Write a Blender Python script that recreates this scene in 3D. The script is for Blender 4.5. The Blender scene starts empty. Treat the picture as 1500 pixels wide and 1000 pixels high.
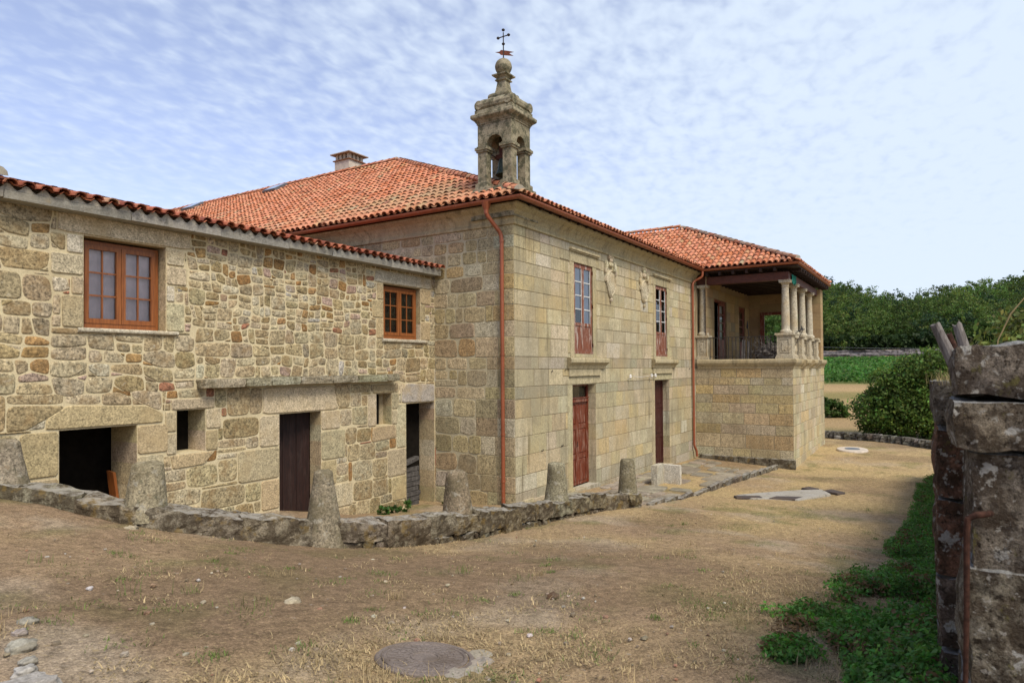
import bpy, math, random
import numpy as np
from mathutils import Vector, Matrix, noise as mn
R = math.radians
random.seed(7); rng = np.random.default_rng(11)
S = bpy.context.scene
COL = S.collection

# ------------------------------------------------------------------ camera, sky, sun, exposure
EYE = Vector((0.0, 0.0, 2.7))
def make_camera():
    yaw, pitch, roll = R(32.336), R(0.854), R(-0.405)
    F = Vector((math.cos(yaw)*math.cos(pitch), math.sin(yaw)*math.cos(pitch), math.sin(pitch)))
    r = Vector((math.sin(yaw), -math.cos(yaw), 0)); u = r.cross(F)
    r2 = r*math.cos(roll)+u*math.sin(roll); u2 = u*math.cos(roll)-r*math.sin(roll)
    cd = bpy.data.cameras.new('camera'); co = bpy.data.objects.new('camera', cd); COL.objects.link(co)
    cd.sensor_width = 36; cd.lens = 982.6/1500*36; cd.shift_y = 23.7/1500
    cd.clip_start = 0.05; cd.clip_end = 3000
    cd.dof.use_dof = True; cd.dof.focus_distance = 16; cd.dof.aperture_fstop = 4.0
    M = Matrix((r2, u2, -F)).transposed().to_4x4(); M.translation = EYE
    co.matrix_world = M
    S.camera = co
make_camera()
SUN_TO = Vector((-0.36, -0.66, 0.95)).normalized()
def make_light():
    w = bpy.data.worlds.new('World'); S.world = w; w.use_nodes = True
    nt = w.node_tree; nt.nodes.clear(); n = nt.nodes; L = nt.links
    out = n.new('ShaderNodeOutputWorld'); bg = n.new('ShaderNodeBackground'); L.new(bg.outputs[0], out.inputs[0])
    bg.inputs[1].default_value = 0.10
    sky = n.new('ShaderNodeTexSky'); sky.sky_type = 'NISHITA'; sky.sun_disc = False
    sky.sun_elevation = math.asin(SUN_TO.z); sky.sun_rotation = math.atan2(SUN_TO.x, SUN_TO.y)
    sky.air_density = 1.0; sky.dust_density = 0.6; sky.ozone_density = 2.0
    tc = n.new('ShaderNodeTexCoord'); sp = n.new('ShaderNodeSeparateXYZ'); L.new(tc.outputs['Generated'], sp.inputs[0])
    def m(op, a, b=None, c=None):
        k = n.new('ShaderNodeMath'); k.operation = op
        for i, v in enumerate((a, b, c)):
            if v is None: continue
            if isinstance(v, (int, float)): k.inputs[i].default_value = v
            else: L.new(v, k.inputs[i])
        return k.outputs[0]
    z = m('MAXIMUM', sp.outputs[2], 0.0); den = m('ADD', z, 0.16)
    px = m('DIVIDE', sp.outputs[0], den); py = m('DIVIDE', sp.outputs[1], den)
    cb = n.new('ShaderNodeCombineXYZ'); L.new(px, cb.inputs[0]); L.new(py, cb.inputs[1])
    def noise(vec, sc, det, ro, dist=0.0):
        k = n.new('ShaderNodeTexNoise'); k.inputs['Scale'].default_value = sc; k.inputs['Detail'].default_value = det
        k.inputs['Roughness'].default_value = ro; k.inputs['Distortion'].default_value = dist
        L.new(vec, k.inputs['Vector']); return k.outputs[0]
    mp = n.new('ShaderNodeMapping'); L.new(cb.outputs[0], mp.inputs[0])
    mp.inputs['Rotation'].default_value = (0, 0, R(-18)); mp.inputs['Scale'].default_value = (1.0, 1.35, 1)
    puffs = noise(mp.outputs[0], 15.0, 2.5, 0.5, 0.2)          # small altocumulus cells in rows
    big = noise(cb.outputs[0], 0.9, 3, 0.5)
    wisps = noise(mp.outputs[0], 2.2, 6, 0.6, 0.6)
    # cover: thicker towards the low right of the view (a real bank of cloud there)
    bank = m('MULTIPLY', m('ADD', m('MULTIPLY', sp.outputs[1], -0.62), m('MULTIPLY', sp.outputs[0], 0.55)), 0.95)
    low = m('MULTIPLY', m('SUBTRACT', 0.62, z), 0.50)
    s = m('ADD', m('ADD', m('MULTIPLY', puffs, 1.55), m('MULTIPLY', wisps, 0.55)), m('MULTIPLY', big, 0.5))
    s = m('ADD', s, m('ADD', bank, low))
    mr = n.new('ShaderNodeMapRange'); mr.interpolation_type = 'SMOOTHSTEP'; L.new(s, mr.inputs[0])
    mr.inputs[1].default_value = 0.80; mr.inputs[2].default_value = 2.10; mr.inputs[3].default_value = 0.22; mr.inputs[4].default_value = 0.95
    mix = n.new('ShaderNodeMix'); mix.data_type = 'RGBA'
    L.new(mr.outputs[0], mix.inputs['Factor'])
    tint = n.new('ShaderNodeMix'); tint.data_type = 'RGBA'; tint.blend_type = 'MULTIPLY'; tint.inputs['Factor'].default_value = 1
    L.new(sky.outputs[0], tint.inputs['A']); tint.inputs['B'].default_value = (1.95, 1.60, 1.68, 1)
    L.new(tint.outputs['Result'], mix.inputs['A']); mix.inputs['B'].default_value = (6.4, 7.35, 8.6, 1)
    L.new(mix.outputs['Result'], bg.inputs[0])
    sd = bpy.data.lights.new('sun', 'SUN'); sd.energy = 3.3; sd.angle = R(24); sd.color = (1, 0.92, 0.78)
    so = bpy.data.objects.new('sun', sd); COL.objects.link(so)
    so.rotation_euler = SUN_TO.to_track_quat('Z', 'Y').to_euler(); so.location = (0, -30, 40)
    S.view_settings.view_transform = 'Standard'; S.view_settings.look = 'None'
    S.view_settings.exposure = 0.28; S.view_settings.gamma = 1
make_light()

# ------------------------------------------------------------------ helpers
def tag(o, label=None, cat=None, group=None, kind=None):
    if label: o['label'] = label
    if cat: o['category'] = cat
    if group: o['group'] = group
    if kind: o['kind'] = kind
    return o
def thing(name, loc, label, cat, group=None):
    o = bpy.data.objects.new(name, None); COL.objects.link(o); o.location = loc; o.empty_display_size = 0.2
    return tag(o, label, cat, group)
def wloc(o):
    v = Vector((0, 0, 0))
    while o is not None:
        v = v + Vector(o.location); o = o.parent
    return v
class MB:
    """collects faces with a colour each; build() links ONE mesh object"""
    def __init__(s): s.v = []; s.f = []; s.c = []
    def face(s, pts, col=(.5, .5, .5)):
        i = len(s.v); s.v.extend(tuple(p) for p in pts); s.f.append(tuple(range(i, i+len(pts)))); s.c.append(col)
    def grid(s, rows, col, close=False, cols=None):
        """rows: list of equal-length point rings"""
        i = len(s.v); m = len(rows[0])
        for r in rows: s.v.extend(tuple(p) for p in r)
        for a in range(len(rows)-1):
            for b in range(m if close else m-1):
                b2 = (b+1) % m
                s.f.append((i+a*m+b, i+a*m+b2, i+(a+1)*m+b2, i+(a+1)*m+b)); s.c.append(cols[a] if cols else col)
        return i
    def cap(s, idx, col): s.f.append(tuple(idx)); s.c.append(col)
    def box(s, a, b, col=(.5, .5, .5)):
        (x0, y0, z0), (x1, y1, z1) = a, b
        s.hexa([(x0, y0, z0), (x1, y0, z0), (x1, y1, z0), (x0, y1, z0), (x0, y0, z1), (x1, y0, z1), (x1, y1, z1), (x0, y1, z1)], col)
    def hexa(s, p, col=(.5, .5, .5)):
        i = len(s.v); s.v.extend(tuple(q) for q in p)
        for f in ((0, 3, 2, 1), (4, 5, 6, 7), (0, 1, 5, 4), (1, 2, 6, 5), (2, 3, 7, 6), (3, 0, 4, 7)):
            s.f.append(tuple(i+k for k in f)); s.c.append(col)
    def tube(s, pts, r, n=8, col=(.5, .5, .5), caps=True):
        pts = [Vector(p) for p in pts]; rr = r if isinstance(r, (list, tuple)) else [r]*len(pts)
        rows = []; up = Vector((0, 0, 1)); prev = None
        for k, p in enumerate(pts):
            t = (pts[min(k+1, len(pts)-1)]-pts[max(k-1, 0)]).normalized()
            if prev is None:
                a = t.cross(up if abs(t.z) < .9 else Vector((1, 0, 0))).normalized()
            else:
                a = (prev-t*prev.dot(t)).normalized()
            prev = a; b = t.cross(a)
            rows.append([p+(a*math.cos(2*math.pi*q/n)+b*math.sin(2*math.pi*q/n))*rr[k] for q in range(n)])
        i = s.grid(rows, col, close=True)
        if caps:
            s.cap([i+q for q in range(n)][::-1], col); s.cap([i+(len(rows)-1)*n+q for q in range(n)], col)
    def lathe(s, c, prof, n=20, col=(.5, .5, .5), square=False, jit=0.0):
        c = Vector(c); rows = []
        for (r, z) in prof:
            row = []
            for q in range(n):
                a = 2*math.pi*q/n
                if square:
                    a += math.pi/4
                p = Vector((math.cos(a)*r, math.sin(a)*r, z))
                if jit: p += Vector((p.x, p.y, 0))*(mn.noise((c+p)*2.2)*jit + mn.noise((c+p)*9)*jit*.35)
                row.append(c+p)
            rows.append(row)
        i = s.grid(rows, col, close=True)
        s.cap([i+q for q in range(n)][::-1], col); s.cap([i+(len(rows)-1)*n+q for q in range(n)], col)
    def build(s, name, mat, parent=None, smooth=False, loc=None):
        me = bpy.data.meshes.new(name)
        base = wloc(parent) if parent is not None else Vector(loc or (0, 0, 0))
        V = np.array(s.v, dtype=np.float64) - np.array(base)
        me.from_pydata(V.tolist(), [], s.f); me.update()
        ca = me.color_attributes.new('Col', 'FLOAT_COLOR', 'CORNER')
        cnt = np.array([len(f) for f in s.f]); C = np.ones((cnt.sum(), 4), np.float32)
        C[:, :3] = np.repeat(np.array(s.c, np.float32), cnt, axis=0)
        ca.data.foreach_set('color', C.ravel())
        if smooth: me.polygons.foreach_set('use_smooth', [True]*len(me.polygons))
        me.materials.append(mat)
        o = bpy.data.objects.new(name, me); COL.objects.link(o)
        if parent is not None: o.parent = parent
        else: o.location = base
        return o
def raw(name, V, quads, cols, mat, parent=None, smooth=False):
    """big meshes from numpy arrays; cols per face"""
    me = bpy.data.meshes.new(name); k = quads.shape[1]
    base = np.array(wloc(parent)) if parent is not None else np.zeros(3)
    me.vertices.add(len(V)); me.vertices.foreach_set('co', (V-base).astype(np.float32).ravel())
    me.loops.add(quads.size); me.loops.foreach_set('vertex_index', quads.astype(np.int32).ravel())
    me.polygons.add(len(quads)); me.polygons.foreach_set('loop_start', np.arange(0, quads.size, k, dtype=np.int32))
    me.polygons.foreach_set('loop_total', np.full(len(quads), k, np.int32))
    if smooth: me.polygons.foreach_set('use_smooth', np.ones(len(quads), bool))
    me.update(calc_edges=True)
    ca = me.color_attributes.new('Col', 'FLOAT_COLOR', 'CORNER'); C = np.ones((quads.size, 4), np.float32)
    C[:, :3] = np.repeat(cols, k, axis=0); ca.data.foreach_set('color', C.ravel())
    me.materials.append(mat)
    o = bpy.data.objects.new(name, me); COL.objects.link(o)
    if parent is not None: o.parent = parent
    return o

# ------------------------------------------------------------------ materials
class NT:
    def __init__(s, name):
        s.m = bpy.data.materials.new(name); s.m.use_nodes = True; s.t = s.m.node_tree; s.t.nodes.clear()
        s.out = s.n('ShaderNodeOutputMaterial'); s.b = s.n('ShaderNodeBsdfPrincipled'); s.l(s.b.outputs[0], s.out.inputs[0])
        s.tc = s.n('ShaderNodeTexCoord'); s.obj = s.tc.outputs['Object']
    def n(s, t): return s.t.nodes.new(t)
    def l(s, a, b): s.t.links.new(a, b)
    def set(s, sock, v):
        if hasattr(v, 'is_output'): s.l(v, sock)
        else: sock.default_value = v
    def math(s, op, a, b=0.0, clamp=False):
        k = s.n('ShaderNodeMath'); k.operation = op; k.use_clamp = clamp; s.set(k.inputs[0], a); s.set(k.inputs[1], b); return k.outputs[0]
    def noise(s, sc, det=2, ro=.5, dist=0, stretch=None, off=None):
        k = s.n('ShaderNodeTexNoise'); k.inputs['Scale'].default_value = sc; k.inputs['Detail'].default_value = det
        k.inputs['Roughness'].default_value = ro; k.inputs['Distortion'].default_value = dist
        if stretch or off:
            mp = s.n('ShaderNodeMapping'); s.l(s.obj, mp.inputs[0]); mp.inputs['Scale'].default_value = stretch or (1, 1, 1)
            mp.inputs['Location'].default_value = off or (0, 0, 0); s.l(mp.outputs[0], k.inputs['Vector'])
        else: s.l(s.obj, k.inputs['Vector'])
        return k.outputs[0]
    def voro(s, sc, feature='F1', stretch=None):
        k = s.n('ShaderNodeTexVoronoi'); k.feature = feature; k.inputs['Scale'].default_value = sc
        if stretch:
            mp = s.n('ShaderNodeMapping'); s.l(s.obj, mp.inputs[0]); mp.inputs['Scale'].default_value = stretch; s.l(mp.outputs[0], k.inputs['Vector'])
        else: s.l(s.obj, k.inputs['Vector'])
        return k
    def rng(s, f, a, b, c=0.0, d=1.0, smooth=True):
        k = s.n('ShaderNodeMapRange'); k.interpolation_type = 'SMOOTHSTEP' if smooth else 'LINEAR'; s.set(k.inputs[0], f)
        for i, v in enumerate((a, b, c, d)): k.inputs[i+1].default_value = v
        return k.outputs[0]
    def mix(s, f, a, b, mode='MIX'):
        k = s.n('ShaderNodeMix'); k.data_type = 'RGBA'; k.blend_type = mode
        s.set(k.inputs['Factor'], f)
        s.set(k.inputs['A'], a if hasattr(a, 'is_output') else (*a, 1)); s.set(k.inputs['B'], b if hasattr(b, 'is_output') else (*b, 1))
        return k.outputs['Result']
    def scale(s, c, f):
        k = s.n('ShaderNodeVectorMath'); k.operation = 'SCALE'; s.l(c, k.inputs[0]); s.set(k.inputs['Scale'], f); return k.outputs[0]
    def attr(s, name='Col'):
        k = s.n('ShaderNodeAttribute'); k.attribute_name = name; return k.outputs['Color']
    def bump(s, h, st, d=.02):
        k = s.n('ShaderNodeBump'); k.inputs['Strength'].default_value = st; k.inputs['Distance'].default_value = d; s.l(h, k.inputs['Height'])
        s.l(k.outputs[0], s.b.inputs['Normal'])
    def done(s, col, rough=.85, spec=.25, metal=0.0):
        s.set(s.b.inputs['Base Color'], col if hasattr(col, 'is_output') else (*col, 1)); s.set(s.b.inputs['Roughness'], rough)
        s.b.inputs['Specular IOR Level'].default_value = spec; s.b.inputs['Metallic'].default_value = metal
        return s.m
def stone_mat(name, grain=.45, stain=None, lichens=(), bump=.5, bd=.015, gscale=55, streak=0.0):
    t = NT(name); c = t.attr()
    g = t.noise(gscale, 3, .7); g2 = t.noise(gscale*.28, 3, .6)
    f = t.math('ADD', t.rng(g, .28, .72, 1-grain, 1+grain, False), t.rng(g2, .3, .7, -grain*.35, grain*.35, False))
    c = t.scale(c, f)
    fleck = t.rng(t.noise(gscale*1.9, 1, .5), .62, .70); c = t.mix(t.math('MULTIPLY', fleck, grain*.9), c, (.055, .05, .045))
    if stain:
        sc, lo, hi, col, amt = stain
        c = t.mix(t.math('MULTIPLY', t.rng(t.noise(sc, 4, .6), lo, hi), amt), c, col)
    if streak:
        st = t.noise(1.0, 4, .65, stretch=(5.5, 5.5, .45)); c = t.mix(t.math('MULTIPLY', t.rng(st, .5, .72), streak), c, (.13, .105, .06))
        st2 = t.noise(1.0, 3, .6, stretch=(8, 8, .6), off=(5, 3, 1)); c = t.mix(t.math('MULTIPLY', t.rng(st2, .55, .75), streak*.8), c, (.42, .38, .27))
    for i, (sc, lo, hi, col, amt) in enumerate(lichens):
        c = t.mix(t.math('MULTIPLY', t.rng(t.noise(sc, 5, .68, off=(i*7.1, i*3.3, 1)), lo, hi), amt), c, col)
    h = t.math('ADD', t.math('MULTIPLY', g, .5), t.math('ADD', t.math('MULTIPLY', g2, .8), t.math('MULTIPLY', t.noise(6, 3, .6), .8)))
    t.bump(h, bump, bd)
    return t.done(c, .92, .15)
M = {}
M['rubble'] = stone_mat('rubble_granite', .75, (4.5, .46, .68, (.25, .165, .075), .6), [(9, .60, .72, (.50, .46, .36), .5), (6, .58, .70, (.13, .105, .06), .6)], .8, .02, 30)
M['mortar'] = stone_mat('lime_mortar', .22, (1.2, .5, .75, (.36, .29, .17), .6), [(4, .62, .75, (.22, .19, .12), .4)], .5, .012, 60)
M['dressed'] = stone_mat('dressed_granite', .6, (1.6, .46, .70, (.40, .30, .16), .55), [(6, .58, .70, (.22, .18, .11), .5)], .5, .010, 36)
M['ashlar'] = stone_mat('ashlar_granite', .42, (.55, .45, .70, (.41, .30, .135), .5), [(7, .58, .72, (.22, .185, .11), .5), (.7, .48, .70, (.27, .235, .155), .65), (2.6, .56, .70, (.25, .21, .13), .5)], .5, .012, 38, .7)
M['ashlar_west'] = stone_mat('ashlar_weathered', .66, (1.1, .48, .72, (.24, .18, .10), .5), [(3, .56, .72, (.17, .16, .105), .5), (8, .62, .74, (.38, .36, .28), .35)], .6, .014, 32, .3)
M['tower'] = stone_mat('tower_granite', .5, (2.0, .42, .64, (.13, .11, .065), .75), [(7, .47, .60, (.070, .072, .045), .8), (11, .60, .70, (.30, .28, .20), .5), (4, .62, .72, (.20, .17, .05), .5)], .55, .015, 55, .2)
M['curb'] = stone_mat('mossy_granite', .5, (2.5, .42, .62, (.075, .06, .042), .85), [(9, .52, .63, (.30, .285, .24), .75), (6, .60, .70, (.16, .125, .045), .6), (17, .58, .66, (.05, .04, .03), .7)], .8, .03, 50)
M['bollard'] = stone_mat('bollard_granite', .7, (3.2, .42, .66, (.12, .10, .055), .7), [(8, .56, .67, (.34, .32, .26), .6), (14, .58, .67, (.10, .10, .065), .6), (5, .62, .7, (.26, .17, .09), .4)], .9, .02, 32)
M['gatewall'] = stone_mat('lichened_granite', .5, (6, .36, .56, (.060, .036, .022), .85), [(13, .60, .66, (.24, .20, .165), .75), (7, .66, .70, (.44, .43, .40), .85), (12, .58, .66, (.11, .10, .035), .7), (7, .60, .7, (.14, .05, .025), .55), (26, .57, .66, (.02, .014, .01), .7)], .9, .03, 75)
def gate_mat():
    t = NT('gate_stone'); c = t.attr(); g = t.noise(70, 4, .75); g2 = t.noise(16, 5, .7)
    c = t.scale(c, t.math('ADD', t.rng(g, .3, .7, .35, 1.65, False), t.rng(g2, .3, .7, -.45, .45, False)))
    c = t.mix(t.math('MULTIPLY', t.rng(t.noise(7, 5, .65), .40, .58), .8), c, (.050, .034, .022))
    c = t.mix(t.math('MULTIPLY', t.rng(t.noise(12, 5, .7, off=(2, 5, 1)), .57, .64), .75), c, (.22, .19, .145))
    c = t.mix(t.math('MULTIPLY', t.rng(t.noise(8, 4, .6, off=(4, 1, 6)), .60, .64), .85), c, (.42, .405, .36))
    c = t.mix(t.math('MULTIPLY', t.rng(t.noise(21, 3, .6, off=(7, 1, 2)), .61, .66), .75), c, (.38, .36, .31))
    c = t.mix(t.math('MULTIPLY', t.rng(t.noise(30, 3, .6, off=(2, 9, 2)), .58, .66), .8), c, (.025, .018, .012))
    c = t.mix(t.math('MULTIPLY', t.rng(t.noise(9, 5, .7, off=(8, 3, 3)), .60, .68), .7), c, (.14, .125, .04))
    ge = t.n('ShaderNodeNewGeometry'); sp = t.n('ShaderNodeSeparateXYZ'); t.l(ge.outputs['Normal'], sp.inputs[0])
    top = t.math('MULTIPLY', t.rng(sp.outputs[2], .35, .9), t.rng(t.noise(9, 5, .7, off=(1, 6, 2)), .34, .52)); c = t.mix(t.math('MULTIPLY', top, .85), c, (.34, .34, .32))   # pale lichen on the flat tops
    t.bump(t.math('ADD', g, t.math('MULTIPLY', g2, 1.5)), 1.0, .025); return t.done(c, .95, .1)
M['gatewall'] = gate_mat()
M['field_stone'] = stone_mat('field_wall_stone', .5, (1.5, .4, .65, (.03, .028, .024), .8), [(3, .56, .66, (.25, .24, .22), .8)], .8, .04, 12)
M['paving'] = stone_mat('paving_granite', .35, (1.2, .45, .65, (.17, .14, .10), .6), [(2.2, .5, .62, (.10, .085, .065), .6), (4, .58, .7, (.40, .37, .31), .6)], .5, .015, 40)
M['concrete'] = stone_mat('old_concrete', .3, (1.5, .45, .7, (.28, .25, .19), .6), [(5, .56, .66, (.13, .125, .11), .75), (9, .6, .7, (.36, .33, .26), .5), (3, .63, .7, (.30, .20, .06), .4)], .6, .015, 40)
def curb_mat():
    t = NT('mossy_curb'); c = t.attr(); g = t.noise(50, 3, .7); g2 = t.noise(13, 4, .65)
    c = t.scale(c, t.math('ADD', t.rng(g, .28, .72, .45, 1.55, False), t.rng(g2, .3, .7, -.3, .3, False)))
    c = t.mix(t.math('MULTIPLY', t.rng(t.noise(4.5, 5, .7), .36, .56), .82), c, (.050, .036, .022))
    c = t.mix(t.math('MULTIPLY', t.rng(t.noise(8, 5, .7, off=(3, 2, 1)), .54, .64), .7), c, (.23, .20, .14))
    c = t.mix(t.math('MULTIPLY', t.rng(t.noise(6, 4, .6, off=(9, 2, 4)), .54, .66), .7), c, (.17, .115, .04))
    ge = t.n('ShaderNodeNewGeometry'); sp = t.n('ShaderNodeSeparateXYZ'); t.l(ge.outputs['Normal'], sp.inputs[0])
    top = t.math('MULTIPLY', t.rng(sp.outputs[2], .55, .95), t.rng(t.noise(7, 5, .7, off=(1, 6, 2)), .38, .58)); c = t.mix(t.math('MULTIPLY', top, .75), c, (.33, .31, .27))   # pale lichen that grows on the flat tops
    t.bump(t.math('ADD', g, t.math('MULTIPLY', g2, 1.2)), .9, .018); return t.done(c, .95, .1)
M['curb'] = curb_mat()
def tile_mat():
    t = NT('terracotta_tile'); c = t.attr()
    c = t.scale(c, t.rng(t.noise(14, 4, .6), .25, .75, .72, 1.28, False))
    c = t.mix(t.math('MULTIPLY', t.rng(t.noise(3.5, 4, .7), .56, .74), .5), c, (.33, .27, .17))
    c = t.mix(t.math('MULTIPLY', t.rng(t.noise(9, 4, .7), .60, .70), .55), c, (.10, .075, .05))
    t.bump(t.noise(40, 3, .6), .3, .008); return t.done(c, .85, .2)
M['tile'] = tile_mat()
def painted_metal(name, col, rough=.45):
    t = NT(name); c = t.mix(t.math('MULTIPLY', t.rng(t.noise(4, 4, .6, stretch=(1, 1, .3)), .45, .75), .55), col, tuple(x*.55 for x in col))
    c = t.mix(t.math('MULTIPLY', t.rng(t.noise(22, 3, .6), .62, .72), .35), c, (.35, .27, .2)); return t.done(c, rough, .4)
M['gutter'] = painted_metal('gutter_terracotta', (.26, .075, .032))
def wood(name, col, dark, worn=None, wamt=0, rough=.6, grain=(14, 14, 1.2)):
    t = NT(name); g = t.noise(3.0, 5, .65, .3, stretch=grain)
    c = t.mix(t.rng(g, .3, .7), col, dark)
    if worn: c = t.mix(t.math('MULTIPLY', t.rng(t.noise(5, 5, .7, stretch=(2.5, 2.5, .5)), .50, .62), wamt), c, worn)
    t.bump(g, .25, .006); return t.done(c, rough, .3)
M['frame_wood'] = wood('varnished_wood', (.30, .105, .030), (.17, .055, .018), rough=.4)
M['old_red_wood'] = wood('peeling_red_wood', (.24, .085, .045), (.14, .048, .028), (.44, .37, .32), .75)
M['red_door'] = wood('red_door_paint', (.19, .040, .016), (.085, .018, .009), (.30, .19, .14), .55, .45)
M['plank_door'] = wood('brown_plank_door', (.030, .012, .009), (.014, .007, .006), (.05, .03, .025), .4, .6)
M['dark_door'] = wood('dark_red_door', (.06, .010, .007), (.03, .006, .005), (.09, .05, .04), .4, .5)
M['dark_wood'] = wood('dark_stained_wood', (.035, .017, .011), (.018, .009, .006), rough=.7)
M['beam'] = wood('red_brown_beam', (.11, .035, .020), (.06, .02, .012), rough=.6, grain=(2, 2, 8))
M['grey_wood'] = wood('weathered_grey_wood', (.17, .15, .135), (.07, .06, .052), (.26, .24, .22), .5, .9)
M['grey_board'] = wood('weathered_grey_boards', (.10, .092, .085), (.045, .04, .037), (.16, .15, .14), .5, .9, (2, 2, 9))
def plain(name, col, rough=.8, spec=.2, metal=0., var=.25, sc=8):
    t = NT(name); c = t.mix(t.rng(t.noise(sc, 4, .6), .3, .7), tuple(x*(1-var) for x in col), tuple(min(1, x*(1+var)) for x in col)); t.bump(t.noise(sc*5, 3, .6), .2, .005)
    return t.done(c, rough, spec, metal)
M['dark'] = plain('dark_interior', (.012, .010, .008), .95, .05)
M['plaster'] = stone_mat('warm_plaster', .15, (1.0, .45, .7, (.22, .15, .08), .5), [(3, .55, .7, (.17, .11, .06), .4)], .4, .01, 30)
M['iron'] = plain('dark_iron', (.03, .026, .024), .6, .4, .3)
M['rust'] = plain('rusty_iron', (.05, .022, .014), .85, .2, .1, .5, 30)
M['rustflag'] = plain('rusty_sheet', (.11, .036, .022), .85, .2, 0, .4, 40)
M['bronze'] = plain('bell_bronze', (.045, .062, .045), .55, .4, .5, .4, 20)
M['castiron'] = stone_mat('cast_iron_cover', .35, (3, .45, .65, (.10, .075, .055), .6), [(14, .58, .68, (.17, .14, .10), .5)], .5, .006, 70)
M['pale_paint'] = plain('white_paint_worn', (.55, .55, .53), .7, .3, 0, .15)
M['render'] = plain('pale_render', (.48, .42, .35), .9, .1, 0, .15, 5)
M['curtain'] = plain('curtain_sky_reflection', (.80, .63, .62), .9, .1, 0, .12, 4)  # curtain colour lightened to mauve to paint in the sky reflection of the panes
M['shutter_blind'] = plain('blue_grey_blind', (.52, .56, .66), .8, .2, 0, .08, 3)
M['cloth_green'] = plain('green_cloth', (.02, .16, .12), .9, .1, 0, .3, 9)
M['lead'] = plain('roof_window_metal', (.14, .15, .16), .5, .4, .4)
M['insulator'] = plain('white_porcelain', (.6, .58, .54), .4, .5)
def glass_mat(name, tint=(.012, .013, .014), clear=.0):
    t = NT(name); gl = t.n('ShaderNodeBsdfGlossy'); gl.inputs['Roughness'].default_value = .03; gl.inputs['Color'].default_value = (.9, .93, .95, 1)
    tr = t.n('ShaderNodeBsdfTransparent'); tr.inputs[0].default_value = (.88, .9, .9, 1)
    fr = t.n('ShaderNodeFresnel'); fr.inputs[0].default_value = 1.5
    k = t.n('ShaderNodeBump'); k.inputs['Strength'].default_value = .04; k.inputs['Distance'].default_value = .01; t.l(t.noise(3, 2, .5), k.inputs['Height'])
    t.l(k.outputs[0], gl.inputs['Normal'])
    mx = t.n('ShaderNodeMixShader'); t.l(t.math('ADD', fr.outputs[0], .03, True), mx.inputs[0]); t.l(tr.outputs[0], mx.inputs[1]); t.l(gl.outputs[0], mx.inputs[2])
    t.l(mx.outputs[0], t.out.inputs[0]); t.t.nodes.remove(t.b); return t.m
M['glass'] = glass_mat('window_glass')
def leaf_mat(name, trans=.25, var=.35):
    t = NT(name); c = t.attr(); c = t.scale(c, t.rng(t.noise(6, 2, .5), .3, .7, 1-var, 1+var, False))
    t.set(t.b.inputs['Base Color'], c); t.b.inputs['Roughness'].default_value = .6; t.b.inputs['Specular IOR Level'].default_value = .25
    tl = t.n('ShaderNodeBsdfTranslucent'); t.l(t.scale(c, 1.25), tl.inputs[0]); mx = t.n('ShaderNodeMixShader'); mx.inputs[0].default_value = trans
    t.l(t.b.outputs[0], mx.inputs[1]); t.l(tl.outputs[0], mx.inputs[2]); t.l(mx.outputs[0], t.out.inputs[0]); return t.m
M['leaf'] = leaf_mat('foliage', .32); M['straw'] = leaf_mat('dry_grass', .2, .25)
M['bark'] = wood('bark', (.10, .075, .05), (.045, .033, .022), rough=.95)

# ------------------------------------------------------------------ 2D stone layout
def clip(poly, n, d):                       # keep n.p <= d
    out = []; k = len(poly)
    for i in range(k):
        a = poly[i]; b = poly[(i+1) % k]; da = a[0]*n[0]+a[1]*n[1]-d; db = b[0]*n[0]+b[1]*n[1]-d
        if da <= 0: out.append(a)
        if (da < 0) != (db < 0) and abs(da-db) > 1e-12:
            t = da/(da-db); out.append((a[0]+(b[0]-a[0])*t, a[1]+(b[1]-a[1])*t))
    return out
def area(p): return .5*sum(p[i][0]*p[(i+1) % len(p)][1]-p[(i+1) % len(p)][0]*p[i][1] for i in range(len(p))) if len(p) > 2 else 0
def subtract(poly, ob):                     # convex minus convex -> convex pieces
    res = []; rem = poly
    for i in range(len(ob)):
        a = ob[i]; b = ob[(i+1) % len(ob)]; n = (b[1]-a[1], -(b[0]-a[0])); d = n[0]*a[0]+n[1]*a[1]
        o = clip(rem, (-n[0], -n[1]), -d)
        if area(o) > 1e-5: res.append(o)
        rem = clip(rem, n, d)
        if area(rem) < 1e-6: return res if i or res else [poly]
    return res
def bbox(p): xs = [q[0] for q in p]; ys = [q[1] for q in p]; return min(xs), min(ys), max(xs), max(ys)
def rect(x0, z0, x1, z1): return [(x0, z0), (x1, z0), (x1, z1), (x0, z1)]
def carve(cells, obs, amin=.004):
    for ob in obs:
        B = bbox(ob); nxt = []
        for c in cells:
            b = bbox(c)
            if b[2] <= B[0] or b[0] >= B[2] or b[3] <= B[1] or b[1] >= B[3]: nxt.append(c)
            else: nxt += subtract(c, ob)
        cells = nxt
    return [c for c in cells if area(c) > amin and min(bbox(c)[2]-bbox(c)[0], bbox(c)[3]-bbox(c)[1]) > .045]
def chaikin(p, q=.25):
    o = []
    for i in range(len(p)):
        a = p[i]; b = p[(i+1) % len(p)]
        o += [(a[0]*(1-q)+b[0]*q, a[1]*(1-q)+b[1]*q), (a[0]*q+b[0]*(1-q), a[1]*q+b[1]*(1-q))]
    return o
def inset(p, d):
    x0, z0, x1, z1 = bbox(p); cx = (x0+x1)/2; cz = (z0+z1)/2; kx = max(.35, 1-2*d/max(x1-x0, 1e-4)); kz = max(.35, 1-2*d/max(z1-z0, 1e-4))
    return [(cx+(a-cx)*kx, cz+(b-cz)*kz) for a, b in p]
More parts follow.
